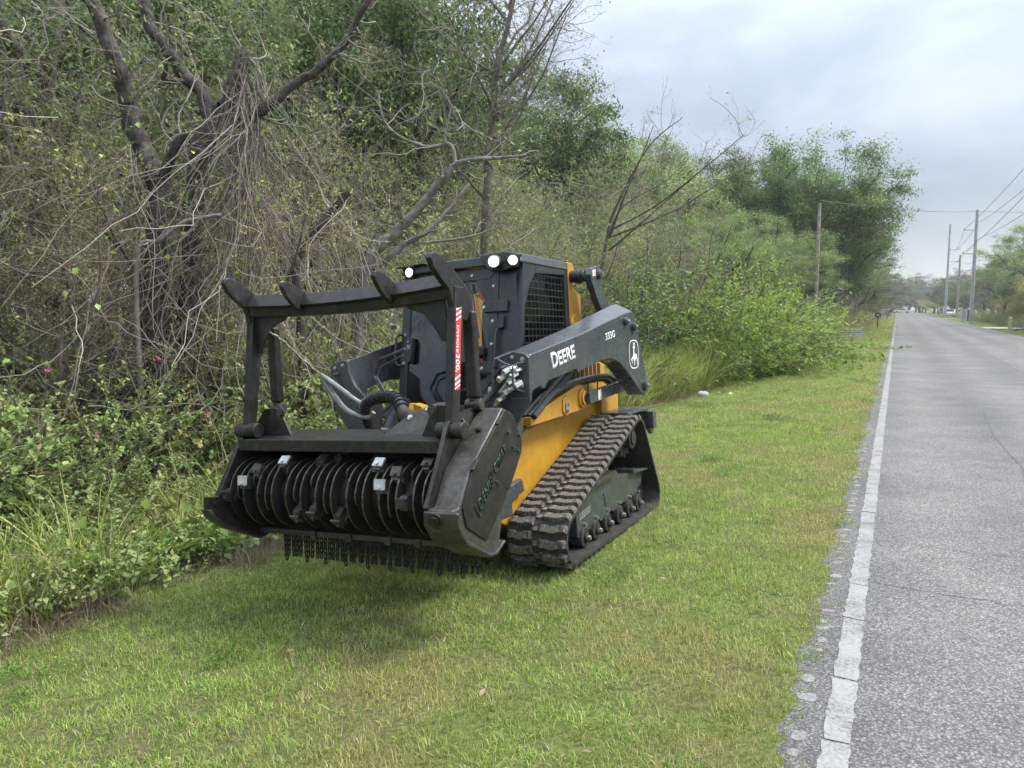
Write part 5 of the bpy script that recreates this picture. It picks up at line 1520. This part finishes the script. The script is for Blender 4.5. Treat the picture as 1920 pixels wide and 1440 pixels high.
for (x0, y0, ztop, w_, n_v) in ((-6.52, 6.38, 4.35, .20, 200), (-7.28, 5.6, 3.4, .30, 60), (-7.35, 6.1, 3.0, .3, 60), (-9.4, 5.8, 4.5, .22, 60), (-6.2, 7.4, 3.2, .5, 60)):
    a = r.uniform(0, 6.28, n_v); o = np.abs(r.normal(0, w_, n_v))
    D = r.normal(0, .22, (n_v, 3)); D[:, 2] = -1
    P, R = grow(r, np.stack([x0 + np.cos(a) * o, y0 + np.sin(a) * o, ztop - r.uniform(0, 1.6, n_v)], 1), D, r.uniform(1.6, 3.6, n_v), r.uniform(.003, .009, n_v), .003, 12, .20, 0.0)
    tubes(g, P, R, 3, r.uniform(.0, .9, n_v))
tag(g.build("hanging_vines", [TWIG]), "tangle of bare hanging vines", kind="stuff")
K = 900; y = r.uniform(2, 20, K); xx = xb(y) - np.abs(r.normal(1.7, .7, K)) - .3
leaves(lf, r, np.stack([xx, y, gz(xx, y) + r.uniform(.8, 4.2, K)], 1), .06, .75, None, .5, droop=.8)
tag(lf.build("vine_leaves", [LIME]), "scattered bright vine leaves", kind="stuff")

# ---- shrubs at the foot of the thicket
SL = {0: ("leafy green shrub on the ditch bank at the thicket's edge", "leafy shrubs on the ditch bank"), 1: ("olive small-leaved shrub on the ditch bank at the thicket's edge", "olive shrubs on the ditch bank"),
      2: ("broad-leaved green shrub on the ditch bank at the thicket's edge", "broad-leaved shrubs on the ditch bank"), 4: ("deep green dense shrub on the ditch bank at the thicket's edge", "deep green shrubs on the ditch bank")}
ROWW = ("low", "knee-high", "chest-high", "tall")
def shrub(x, y, h, k, lab=None, grp=None, wide=1.0, dz=0.0):
    hp = (1.2, 1.3, 1.1, 1.6, 1.4)[k]
    if lab: l_, g_ = lab, grp
    else:
        l_ = ROWW[int(min(3, h // .5))] + " " + SL[k][0].replace("at the thicket's edge", where(x, y)); g_ = "shrubs: " + l_
    return plant("shrub", SHR[k], ("stems", "foliage"), x, y, h, hp, l_, "shrub", g_, wide=wide, dz=dz)
kk = 0
for row, (dx, h0, h1, step) in enumerate(((.35, .35, .6, .85), (1.1, .6, .9, .8), (1.9, .75, 1.15, .9), (2.7, 1.0, 1.4, 1.1))):
    for y in np.arange(1.0 + .3 * row, 13.5 if row < 2 else 17, step):
        kk += 1
        if row == 0 and y < 5.5:
            h0_, h1_ = .3, .5
        else: h0_, h1_ = h0, h1
        x_ = xb(y) - dx + PR.uniform(-.25, .25)
        shrub(x_, y + PR.uniform(-.3, .3), PR.uniform(h0_, h1_) + (.38 if row > 1 else .05), (0, 1, 2, 0, 2, 1, 2)[kk % 7], wide=PR.uniform(1.0, 1.3), dz=.05 * row)
for (x, y, h, k) in ((-5.9, 6.2, 1.5, 2), (-6.4, 7.4, 1.9, 0), (-5.8, 8.2, 1.6, 2), (-6.9, 8.8, 2.2, 2), (-6.0, 9.6, 1.9, 1), (-6.6, 10.8, 2.2, 0), (-5.9, 11.8, 1.9, 2), (-7.3, 7.0, 2.0, 1), (-5.5, 7.0, 1.2, 0)):
    shrub(x, y, h, k)
# pale green compound-leaved heap further along, and darker shrubs before it
for (x, y, h, w_) in ((-5.6, 19.8, 3.0, 1.0), (-4.9, 21.5, 3.1, 1.1), (-5.6, 23.5, 3.7, 1.1), (-4.3, 24.0, 2.7, 1.1), (-4.7, 26.5, 3.3, 1.1), (-6.3, 21.6, 3.6, 1.0), (-5.0, 25.0, 3.4, 1.0), (-4.3, 20.6, 2.2, 1.1), (-4.2, 22.6, 2.6, 1.1), (-4.5, 28.0, 3.0, 1.1), (-4.2, 30.4, 2.5, 1.1), (-5.4, 22.4, 3.5, 1.0), (-5.6, 27.6, 3.5, 1.1), (-3.9, 28.5, 2.2, 1.1), (-3.7, 31, 2.0, 1.1), (-3.8, 34, 1.4, 1.0), (-5.2, 29, 2.8, 1.2), (-4.9, 33, 2.2, 1.2)):
    shrub(x, y, h, 3, "bright lime shrub sprawling out of the thicket onto the bank", "bright lime shrubs by the mown bank", w_)
for (x, y, h, k) in ((-6.8, 16.2, 2.4, 4), (-6.4, 18.6, 3.0, 4), (-6.9, 20.8, 3.6, 4), (-4.0, 22.6, 1.3, 2), (-3.6, 25.8, 1.2, 2), (-3.3, 29.6, 1.0, 0), (-7.2, 23.4, 3.8, 4), (-6.5, 26.5, 4.0, 0), (-6.2, 31, 3.8, 4), (-7.2, 14.4, 2.4, 4), (-7.6, 17.0, 3.6, 4)):
    shrub(x, y, h, k, "dark green shrub between the tall grass and the lime shrubs", "dark shrubs beyond the loader", 1.1)
# pink flower heads
fl = []
for (x, y, z) in ((-6.75, 4.15, 1.10), (-6.5, 5.1, 1.15), (-5.9, 2.9, .55), (-5.75, 3.9, .62), (-5.45, 4.75, .70)):
    g = Geo(); rr = np.random.default_rng(int(-x * 100))
    leaves(g, rr, rr.normal(0, .006, (26, 3)), .022, .8, None, 1.0, fold=.1)
    o = g.build("pink_flower", [PINK]); o.location = (x, y, z)
    tag(o, "small pink flower head on the shrubs left of the loader", "flower", "pink flowers in the shrubs")

# ---- grass and weeds (stuff): clumps put on points by geometry nodes
def tuft(seed, n, rad_, L, W, bend, m, N=3, lean=.7):
    r = np.random.default_rng(seed); g = Geo(); blades(g, r, n, rad_, L, W, bend, None, N, lean)
    return hidden_proto(g.build("_lawn_tuft", [m]))
LAWN_A = leaf_mat("lawn_grass", [(0, (.105, .20, .034)), (.38, (.215, .345, .062)), (.76, (.335, .44, .10)), (.92, (.48, .46, .19)), (1, (.62, .56, .33))], .38, vary=.32)
LAWN_B = leaf_mat("lawn_grass_dry", [(0, (.20, .23, .05)), (.4, (.33, .33, .095)), (.7, (.48, .43, .19)), (1, (.64, .56, .35))], .45, vary=.25)
LAWN_C = leaf_mat("lawn_clover", [(0, (.08, .165, .034)), (.6, (.16, .28, .06)), (1, (.25, .36, .09))], .4, vary=.25)
T = [tuft(101, 56, .10, .045, .0038, 1.2, LAWN_A, lean=1.1), tuft(102, 56, .10, .050, .0034, 1.3, LAWN_A, lean=1.2), tuft(103, 50, .10, .048, .0038, 1.2, LAWN_B, lean=1.3), tuft(104, 50, .10, .052, .0042, 1.0, LAWN_A, lean=1.0)]
g = Geo(); rr = np.random.default_rng(105); n_ = 46
c = rr.uniform(-.09, .09, (n_, 3)); c[:, 2] = rr.uniform(.015, .045, n_)
for q in range(3): leaves(g, rr, c, .0125, .95, None, 1.4)
blades(g, rr, 20, .09, .05, .004, .9, None, 3, .7)
T.append(hidden_proto(g.build("_lawn_clover", [LAWN_C])))
r = np.random.default_rng(202)
pts = []; scl = []
def field(y0, y1, dens, s0):
    n = int(dens * (y1 - y0) * 5.2)
    y = r.uniform(y0, y1, n); x = r.uniform(-5.6, -.27, n)
    k = (x > xb(y) - .45) & (r.random(n) < np.clip((-.22 - x) / .22, .12, 1))
    rd = np.hypot(x + 2.0, y - 5.4)
    pts.append(np.stack([x[k], y[k], gz(x[k], y[k])], 1)); scl.append(np.full(k.sum(), s0))
field(1.0, 6, 235, 1.0); field(6, 12, 150, 1.12); field(12, 24, 70, 1.45); field(24, 60, 22, 2.1); field(60, 140, 5, 3.2)
# far verge on the right
n = 1500; y = r.uniform(20, 150, n) ** 1.0; x = 6.5 + r.uniform(0, 1, n) ** 1.3 * 6
pts.append(np.stack([x, y, gz(x, y)], 1)); scl.append(np.full(n, 2.6))
Pn = np.concatenate(pts); S = np.concatenate(scl) * r.uniform(.75, 1.25, len(Pn))
def blot(P, f, ph): return np.sin(P[:, 0] * f + ph) * np.sin(P[:, 1] * f * .83 + 2 * ph) + .6 * np.sin(P[:, 0] * f * 2.3 + 3 * ph + P[:, 1] * f * 1.7)
d1 = blot(Pn, 1.35, .7) + r.normal(0, .55, len(Pn)); d2 = blot(Pn, 1.9, 2.1) + r.normal(0, .45, len(Pn))
d1 += .9 * np.exp(-((Pn[:, 0] + .45) / .35) ** 2)          # scorched fringe by the asphalt
pick = np.where(d1 > .80, 2, np.where(d2 > 1.75, 4, r.choice([0, 1, 3], len(Pn)))).astype(int)
rot = np.stack([r.normal(0, .12, len(Pn)), r.normal(0, .12, len(Pn)), r.uniform(0, 6.28, len(Pn))], 1)
S[np.hypot((Pn[:, 0] + 2.06) / .26, (Pn[:, 1] - 5.5) / 1.05) < 1] *= .35      # pressed flat under the track
tag(scatter("lawn_grass", Pn, rot, S, pick, T), "mown grass of the roadside bank", kind="stuff")

# weeds, long grass and thatch along the ditch
W_ = []
for sd, n, rd_, L, Wd, bd, m, ln in ((111, 46, .16, .52, .009, 1.3, GRASSM, .55), (112, 40, .14, .75, .010, 1.2, GRASSM, .4), (113, 60, .20, .34, .0045, 1.6, DRYM, 1.3)):
    W_.append(tuft(sd, n, rd_, L, Wd, bd, m, 5, ln))
def weed(seed, n, leaf, asp, m, h):
    r = np.random.default_rng(seed); g = Geo(); w = Geo()
    P, R = grow(r, np.stack([r.normal(0, .07, n), r.normal(0, .07, n), np.zeros(n)], 1), np.stack([r.normal(0, .5, n), r.normal(0, .5, n), np.ones(n)], 1), h * r.uniform(.5, 1.2, n), .003, .0015, 5, .18)
    tubes(g, P, R, 3, .4)
    for k in range(1, 5):
        for q in range(3): leaves(g, r, P[:, k] + r.normal(0, .012, (n, 3)), leaf * (1.1 - .1 * k), asp, None, 1.0)
    return hidden_proto(g.build("_weed", [m]))
W_ += [weed(121, 12, .065, .6, MID, .34), weed(122, 8, .11, .62, LIME, .34), weed(123, 14, .045, .5, OLIVE, .42)]
pts, pk, sc = [], [], []
def strip(n, y0, y1, a, b_, picks, p, s0=1.0):
    y = r.uniform(y0, y1, n); u = r.uniform(a, b_, n); x = xb(y) - u
    pts.append(np.stack([x, y, gz(x, y)], 1)); pk.append(r.choice(picks, n, p=p)); sc.append(r.uniform(.7, 1.3, n) * s0)
strip(700, .8, 13, -.12, 1.6, [0, 1, 2, 3, 4, 5], [.12, .05, .14, .36, .12, .21])
strip(700, .8, 14, .5, 3.2, [0, 2, 3, 5], [.15, .10, .5, .25], 1.3)
strip(330, .8, 6.5, -.05, 1.3, [4, 0, 1, 3, 5], [.18, .22, .10, .32, .18], 1.1)
strip(420, 1.0, 18, -.55, .25, [2], [1.0], .7)
strip(1500, 11.5, 23, -.25, 2.3, [0, 1, 2], [.40, .54, .06], 1.45)
strip(420, 24, 48, -.15, 1.6, [0, 1, 3], [.5, .3, .2], 1.3)
Pn = np.concatenate(pts); pk = np.concatenate(pk); S = np.concatenate(sc)
rot = np.stack([r.normal(0, .15, len(Pn)), r.normal(0, .15, len(Pn)), r.uniform(0, 6.28, len(Pn))], 1)
tag(scatter("ditch_weeds", Pn, rot, S, pk, W_), "long grass, weeds and dry thatch along the ditch", kind="stuff")
# leaf litter pressed into the lawn
LEAFB = leaf_mat("fallen_leaf", [(0, (.15, .085, .05)), (.5, (.24, .15, .09)), (1, (.34, .25, .17))], .15)
for k, (x, y, s_) in enumerate(((-1.55, 2.75, .05), (-1.05, 3.05, .055), (-.95, 2.55, .05), (-2.35, 2.85, .05), (-2.05, 3.65, .05), (-2.9, 3.5, .05), (-3.1, 2.75, .055), (-1.5, 3.95, .05), (-1.2, 4.5, .05), (-2.75, 2.9, .05), (-.20, 2.95, .022))):
    g = Geo(); rr = np.random.default_rng(300 + k)
    V = np.array([[0, 0, 0], [.35, .22, .10], [.7, .20, .12], [1, 0, .06], [.7, -.2, .14], [.35, -.23, .08]]) * s_ * .95
    g.add(V, np.array([[0, 1, 5], [1, 2, 4], [1, 4, 5], [2, 3, 4]]), np.full(4, rr.uniform()))
    o = g.build("fallen_leaf", [LEAFB] if k < 10 else [flat("orange_leaf", (.70, .30, .06))])
    o.location = (x, y, G0(x, y) + (.045 if k < 10 else .004)); o.rotation_euler = (rr.uniform(-.4, .4), rr.uniform(-.5, .1), rr.uniform(0, 6.28))
    if k < 10: tag(o, "brown fallen leaf lying in the mown grass", "leaf", "fallen leaves on the lawn")
    else: tag(o, "small orange leaf on the asphalt left of the white edge line", "leaf")
# ================================================================ FAR SIDE OF THE ROAD AND DISTANCE
WOODP = pmat("weathered_pole_wood", (.20, .18, .155), (.34, .31, .28), 5, .9, 0, .5, 40)
CONCP = pmat("grey_concrete_pole", (.27, .28, .30), (.36, .37, .39), 2, .8)
GALV = flat("galvanised_metal", (.33, .34, .35), .5, .5)
WIRE = flat("wire", (.09, .09, .10), .5)
def pole(name, x, y, h, r0, r1, m, label, arms=(), insul=()):
    o = empty(name, (x, y, G0(x, y)))
    b = MB(); b.cyl((0, 0, -.3), (0, 0, h), r0, 14, r1); b.build("pole_shaft", m, o)
    for (z, L, ang) in arms:
        b = MB(); d = Vector((math.cos(ang), math.sin(ang), 0))
        b.cyl((0, 0, z), tuple(d * L + Vector((0, 0, z + .05))), .05, 8); b.cyl(tuple(d * L + Vector((0, 0, z))), tuple(d * L + Vector((0, 0, z + .22))), .05, 8); b.build("cross_arm", GALV, o)
    for z in insul:
        b = MB(); b.cyl((0, 0, z), (-.35, 0, z + .08), .045, 8); b.build("insulator", GALV, o)
    return tag(o, label, "utility pole")
# left pole standing in the trees
LPx, LPy = -3.40, 38.0
pole("utility_pole", LPx, LPy, 6.85, .09, .07, WOODP, "weathered wooden pole standing among the trees left of the road", (), ())
BPx, BPy, BPh = 7.07, 95.0, 12.0
pole("utility_pole", BPx, BPy, BPh, .20, .14, CONCP, "thick grey concrete pole, tallest at the right of the road", ((9.9, 1.1, math.pi), (7.4, 1.1, math.pi)), (3.4, 4.2))
SPx, SPy, SPh = 7.1, 145.0, 15.3
pole("utility_pole", SPx, SPy, SPh, .19, .14, CONCP, "second tall grey pole, farther down the right of the road", ((11.2, 1.6, 0), (9.2, 1.6, 0), (6.0, 1.3, 0)), ())
pole("utility_pole", 8.35, 138.0, 9.9, .17, .13, WOODP, "shorter brown pole between the two grey poles on the right", (), (8.9,))
pole("utility_pole", 8.3, 190.0, 7.2, .2, .15, WOODP, "small far pole nearest the end of the road", (), ())
pole("utility_pole", 9.4, 190.0, 7.0, .2, .15, WOODP, "small far pole just right of the farthest pole", (), ())
def wire(name, a, c, sag, lab, r_=.016, grp=None):
    a, c = Vector(a), Vector(c)
    P = [a.lerp(c, t / 16) - Vector((0, 0, sag * 4 * (t / 16) * (1 - t / 16))) for t in range(17)]
    b = MB(); b.tube(P, r_, 5); tag(b.build(name, WIRE), lab, "power line", grp)
wire("power_line", (LPx, LPy, 6.55), (BPx, BPy, 11.8), .25, "wire crossing the road from the wooden left pole to the tall concrete pole", .02)
wire("power_line", (BPx, BPy, 11.8), (42, 120, 12.6), .3, "wire running right from the top of the tall concrete pole", .02)
NPx, NPy = 7.6, 44.0
pole("utility_pole", NPx + .3, NPy, 12.5, .20, .14, CONCP, "near concrete pole just outside the right edge")
for k, (z1, z2, z3, dx) in enumerate(((9.95, 11.0, 11.25, -1.1), (7.45, 9.4, 9.25, -1.1), (10.6, 10.0, 10.2, .2), (8.9, 8.2, 8.4, .2))):
    wire("power_line", (BPx + dx, BPy, z1), (NPx + dx * .5, NPy, z2), .35, "line of the bundle between the tall concrete pole and the near pole", .018, "lines from the concrete pole to the near pole")
    wire("power_line", (SPx - dx * .8, SPy, z3), (BPx + dx, BPy, z1), .6, "line of the bundle between the two tall grey poles", .018, "lines between the two tall grey poles")
for k, z in enumerate((9.1, 8.0, 6.4)):
    wire("power_line", (8.35, 138, z), (BPx, BPy, z * .62 + 1.0), .5, "low cable between the brown pole and the concrete pole", .02, "low cables right of the road")
    wire("power_line", (BPx, BPy, z * .62 + 1.0), (11.5, 40, z * .62 + .4), .7, "low cable hanging right of the concrete pole", .02, "low cables hanging right of the concrete pole")
# mailboxes
def mailbox(x, y, label, m, ww=.17):
    o = empty("mailbox", (x, y, G0(x, y)))
    b = MB(); b.box((0, 0, .5), (.10, .10, 1.02)); b.box((0, -.05, .96), (.12, .42, .05)); b.build("post", m, o)
    b = MB(); pr = [(math.cos(a) * ww, 1.12 + math.sin(a) * ww) for a in [math.pi * k / 8 for k in range(9)]] + [(-ww, .99), (ww, .99)]
    b.prism([(px, -.26, pz) for px, pz in pr], (0, .50, 0)); bx = b.build("box", m, o, bev=.01)
    b = MB(); b.box((0, -.265, 1.11), (.20, .006, .09)); b.build("number_plate", flat("plate_grey", (.5, .5, .5)), bx)
    b = MB(); b.box((.18, -.1, 1.16), (.01, .02, .12)); b.build("flag", REDM, bx)
    tag(o, label, "mailbox")
mailbox(-1.42, 70, "black mailbox on a black post, nearest on the left verge", BLK, .22)
mailbox(-1.25, 118, "black mailbox second along the left verge", BLK, .24)
mailbox(-1.1, 160, "farthest black mailbox on the left verge", BLK, .26)
# culvert end with bars
o = empty("culvert_grate", (-2.55, 50.6, G0(-2.4, 50.6)), rad(4))
CGR = pmat("culvert_concrete", (.24, .25, .25), (.36, .37, .37), 4, .9)
b = MB(); b.prism([(-.75, -.75, -.10), (.75, -.75, -.10), (.75, .9, .50), (-.75, .9, .50)], (0, 0, -.12)); b.span((-.80, -.8, -.5), (-.68, .95, -.02)); b.span((.68, -.8, -.5), (.80, .95, -.02)); b.build("headwall", BLK, o)
for k in range(7):
    b = MB(); t = k / 6; b.box((0, -.72 + 1.6 * t, -.06 + .58 * t), (1.5, .10, .06), Matrix.Rotation(rad(20), 3, "X")); b.build("bar", CGR, o, bev=.01)
tag(o, "grey barred culvert grate in the ditch bank far down the left verge", "culvert grate")
# stones by the tall grass
def stone(x, y, s_, label, m, cat="stone"):
    rr = np.random.default_rng(int(y * 10)); bm_ = bmesh.new(); bmesh.ops.create_icosphere(bm_, subdivisions=3, radius=1)
    for v in bm_.verts: v.co *= 1 + .12 * math.sin(v.co.x * 3 + y) * math.sin(v.co.y * 4) + rr.normal(0, .012)
    me = bpy.data.meshes.new("stone"); bm_.to_mesh(me); bm_.free(); me.materials.append(m); me.polygons.foreach_set("use_smooth", [True] * len(me.polygons))
    o = share(me, "stone" if cat == "stone" else "litter"); o.location = (x, y, G0(x, y) + s_[2] * .55); o.scale = s_; o.rotation_euler = (0, .1, .5)
    tag(o, label, cat)
import bmesh
stone(-3.62, 16.2, (.125, .09, .08), "grey rounded stone at the edge of the tall grass", pmat("grey_stone", (.30, .31, .33), (.42, .43, .45), 8, .8))
stone(-3.11, 16.5, (.04, .04, .035), "small white piece of litter on the mown bank", WHT, "litter")
# signs, boxes and parked vehicles near the end of the road
def sign(x, y, label, kind):
    o = empty("road_sign", (x, y, G0(x, y)))
    b = MB(); b.cyl((0, 0, 0), (0, 0, 2.3), .035, 8); b.build("post", GALV, o)
    if kind == "diamond":
        b = MB(); b.prism([(0, -.05, 2.85), (.55, -.05, 2.3), (0, -.05, 1.75), (-.55, -.05, 2.3)], (0, .03, 0)); s_ = b.build("panel", flat("sign_yellow", (.80, .47, .03)), o)
        b = MB(); b.box((0, -.085, 2.3), (.10, .01, .5)); b.box((.0, -.085, 2.38), (.34, .01, .09)); b.build("symbol", BLK, s_)
    else:
        b = MB(); b.box((0, -.05, 2.0), (.65, .03, .8)); b.build("panel", flat("sign_white", (.6, .6, .6)), o)
    tag(o, label, "road sign")
sign(7.4, 170, "yellow diamond warning sign at the far right verge", "diamond")
sign(8.2, 172, "pale rectangular sign right of the yellow diamond", "rect")
o = empty("utility_cabinet", (7.9, 118, G0(7.9, 118)))
b = MB(); b.box((0, 0, .75), (.85, .6, 1.5)); b.build("cabinet", pmat("pale_green_grey", (.36, .42, .42), (.42, .48, .48), 3, .6), o, bev=.04)
b = MB(); b.box((0, -.31, .8), (.35, .02, 1.2)); b.box((0, 0, 1.52), (.92, .66, .05)); b.build("cabinet_door", GALV, o, bev=.01)
tag(o, "pale grey green utility cabinet on the right verge", "utility cabinet")
o = empty("utility_post", (8.45, 116, G0(8.45, 116)))
b = MB(); b.cyl((0, 0, 0), (0, 0, 1.5), .26, 12); b.build("post_body", BLK, o, bev=.03); b = MB(); b.cyl((0, 0, 1.5), (0, 0, 1.78), .18, 12, .10); b.build("cap", WHT, o)
tag(o, "dark post with white cap beside the utility cabinet", "utility post")
o = empty("marker_post", (7.4, 66, G0(7.4, 66)))
b = MB(); b.cyl((0, 0, 0), (0, 0, .95), .12, 10, .10); b.build("post_body", flat("pale_yellow_post", (.45, .43, .28)), o); b = MB(); b.cyl((0, 0, .95), (0, 0, 1.02), .11, 10, .05); b.build("cap", flat("pale_cap", (.5, .5, .4)), o)
tag(o, "short pale marker post in the grass under the right trees", "marker post")
def car(x, y, rz, m, label):
    o = empty("parked_car", (x, y, G0(x, y)), rz)
    prof = [(-2.2, .35), (-2.25, .75), (-2.0, .95), (-1.45, 1.0), (-.95, 1.5), (.75, 1.52), (1.55, 1.0), (2.15, .92), (2.25, .6), (2.2, .35)]
    b = MB(); b.xz(prof, -.86, .86); b.build("body", m, o, bev=.05)
    b = MB(); b.xz([(-1.3, 1.03), (-.92, 1.43), (.70, 1.45), (1.30, 1.03)], -.875, .875); b.build("side_window", BLK, o)
    b = MB(); b.prism([(-1.42, -.7, 1.05), (-1.42, .7, 1.05), (-1.0, .62, 1.46), (-1.0, -.62, 1.46)], (-.03, 0, .02)); b.build("rear_window", BLK, o)
    for wx in (-1.35, 1.4):
        for s in (1, -1):
            b = MB(); b.cyl((wx, s * .72, .33), (wx, s * .90, .33), .33, 18); w = b.build("wheel", BLK, o)
            b = MB(); b.cyl((wx, s * .90, .33), (wx, s * .905, .33), .2, 12); b.build("rim", GALV, w)
    for s in (1, -1):
        b = MB(); b.box((-2.235, s * .66, .78), (.03, .28, .12)); b.build("tail_lamp", REDM, o)
    tag(o, label, "car")
car(9.6, 176, rad(80), flat("white_car", (.72, .73, .74), .3), "white car parked beyond the signs on the right")
car(11.8, 186, rad(10), flat("silver_car", (.5, .5, .52), .3), "silver car side on, right of the white car")
car(-2.4, 178, rad(88), flat("dark_car", (.05, .055, .06), .3), "dark car at the left verge near the end of the road")
car(1.2, 262, rad(0), flat("pale_car", (.62, .63, .65), .3), "pale car crossing at the very end of the road")
o = empty("house", (-7.5, 300, G0(-7, 300)))
b = MB(); b.span((-9, -4, 0), (9, 4, 3)); b.build("wall", flat("house_wall", (.62, .62, .6)), o)
b = MB(); b.prism([(-9.6, -4.6, 3), (9.6, -4.6, 3), (9.6, 4.6, 3), (-9.6, 4.6, 3)], (0, 0, 1.8), .5); b.build("roof", flat("house_roof", (.25, .25, .26)), o)
for x in (-6, -2, 2, 6):
    b = MB(); b.span((x - .7, -4.06, 1), (x + .7, -3.99, 2.2)); f_ = b.build("window", WHT, o); b = MB(); b.span((x - .6, -4.08, 1.08), (x + .6, -4.05, 2.12)); b.build("pane", BLK, f_)
tag(o, "low pale house at the very end of the road", "house")
# trees on the right and closing the distance
GOAK = [proto_oak(24, 10, 10, GREYF, n_clump=330, per=80, leaf=.13, base=.1), proto_oak(25, 10, 9, OLIVE, n_clump=380, per=90, leaf=.10, base=.02)]
def ftree(x, y, h, P, label, grp, wide=1.0, name="oak_tree", fac=1.0):
    h = min(h, max_h(x, y, fac))
    if h > 1.2: plant(name, P, ("trunk", "crown"), x, y, h, 10, label, "tree", grp, wide=wide)
for (x, y, h) in ((12.5, 62, 8.5), (14.5, 72, 9), (11.5, 84, 9), (15, 55, 8), (18, 66, 10), (14, 96, 10), (19, 84, 11), (11.0, 106, 7), (13, 122, 8)):
    ftree(x, y, h, OAK[PR.randrange(3)], "green tree standing behind the poles right of the road", "green trees right of the road", 1.1)
for (x, y, h, w_) in ((11.0, 58, 6.6, 1.0), (11.6, 46, 5.6, 1.0), (10.6, 66, 5.6, 1.1), (11.4, 76, 5.2, 1.1), (13, 40, 5.5, 1.1), (12.4, 62, 6.8, 1.0)):
    ftree(x, y, h, GOAK[1], "olive brown drooping tree at the right edge of the road's far verge", "olive trees at the right verge", w_, "drooping_tree")
for k in range(46):
    x = PR.uniform(-45, 60); y = PR.uniform(190, 300) if abs(x) > 5 else PR.uniform(285, 330)
    if -2 < x < 8 and y < 280: continue
    ftree(x, y, PR.uniform(10, 13), GOAK[0] if PR.random() < .55 else OAK[PR.randrange(3)], "hazy tree of the wood that closes the end of the road", "trees at the end of the road", 1.4, fac=1.25)
for (x, y, h, w_) in ((-2.9, 138, 7.5, 1.25), (10.0, 152, 7.5, 1.2), (-3.4, 160, 8.5, 1.4), (10.5, 176, 8, 1.4), (-4, 182, 9, 1.4), (11, 200, 9, 1.5), (14, 165, 9, 1.3), (16, 140, 9, 1.3)):
    ftree(x, y, h, GOAK[0] if w_ > 1.22 else OAK[0], "tree arching towards the road before its far end", "trees arching over the far road", w_, fac=1.2)
for k in range(44):
    x = PR.uniform(-30, 46) + (6 if k % 2 else -6); y = PR.uniform(205, 282) if not -3 < x < 9 else PR.uniform(284, 330)
    ftree(x, y, PR.uniform(5.5, 8), GOAK[1], "low grey brown tree filling the wood at the end of the road", "low trees at the end of the road", 1.5, fac=1.25)
for k in range(16):
    ftree(PR.uniform(-8, 44), PR.uniform(284, 300), PR.uniform(5, 7), GOAK[1], "low tree behind the bend closing the road's end", "low trees behind the bend", 1.6, fac=1.3)
for k in range(26):
    x = 9.5 + PR.uniform(0, 9); y = 50 + k * 4.2
    ftree(x + .02 * y, y, PR.uniform(3, 5), GOAK[1], "low olive brown tree in the undergrowth right of the road", "low trees right of the road", 1.3, "scrub_tree")
for k in range(30):
    x = PR.uniform(16, 70); y = PR.uniform(30, 190)
    ftree(x, y, PR.uniform(8, 11), OAK[PR.randrange(3)], "green tree in the wood right of the road", "trees of the wood right of the road", 1.2)
for k in range(16):
    y = 52 + k * 5.5; x = 8.6 + PR.uniform(-.5, 1.4)
    if 6.8 < x:
        plant("shrub", SHR[(1, 0, 2)[k % 3]], ("stems", "foliage"), x + .9, y, PR.uniform(.8, 2.0), 1.2, "dark shrub under the trees right of the road", "shrub", "shrubs under the right trees", wide=1.5)
for (x, y, h) in ((-4.6, 52, 2.2), (-4.2, 58, 2.0), (-5.2, 62, 3.0), (-4.0, 66, 2.2), (-5, 74, 3), (-4.0, 84, 2.6), (-4.6, 94, 3), (-5.8, 46, 3.2), (-5.0, 42, 2.6)):
    plant("shrub", SHR[1], ("stems", "foliage"), x, y, h, 1.3, "dark shrub under the live oaks left of the road", "shrub", "shrubs under the live oaks", wide=1.3)
# grey moss hanging below the live oaks
r = np.random.default_rng(88); g = Geo(); K = 2600
y = r.uniform(46, 100, K); x = -3.0 - r.uniform(0, 1, K) * 5
P, R = grow(r, np.stack([x, y, r.uniform(1.8, 4.6, K)], 1), np.stack([r.normal(0, .12, K), r.normal(0, .12, K), -np.ones(K)], 1), r.uniform(.5, 1.7, K), .028, .006, 5, .12)
tubes(g, P, R, 3, r.uniform(0, 1, K))
tag(g.build("hanging_moss", [GREYF]), "grey moss hanging below the live oaks", kind="stuff")
# ---- humid air: one even box of haze round the whole scene
hz, hn, hl, hout = new_mat("humid_air")
pv = hn.new("ShaderNodeVolumePrincipled")
pv.inputs["Color"].default_value = (.93, .945, .96, 1); pv.inputs["Density"].default_value = .0006; pv.inputs["Anisotropy"].default_value = .2
hl.new(pv.outputs[0], hout.inputs["Volume"])
b = MB(); b.span((-440, -80, -4), (440, 920, 24))
tag(b.build("haze", hz, smooth=0), kind="stuff")
scene.cycles.volume_bounces = 0
# ---- tell small sets of look-alikes apart by their order across the picture
_by = {}
for o in scene.objects:
    if o.parent is None and "label" in o and "group" in o: _by.setdefault(o["label"], []).append(o)
for lab, os_ in _by.items():
    if 2 <= len(os_) <= 4 and len(lab.split()) <= 13:
        os_.sort(key=lambda q: math.atan2(q.location.x, q.location.y))
        names = {2: ("left one", "right one"), 3: ("leftmost", "middle one", "rightmost"), 4: ("leftmost", "second from left", "third from left", "rightmost")}[len(os_)]
        for q, w_ in zip(os_, names): q["label"] = lab + ", " + w_
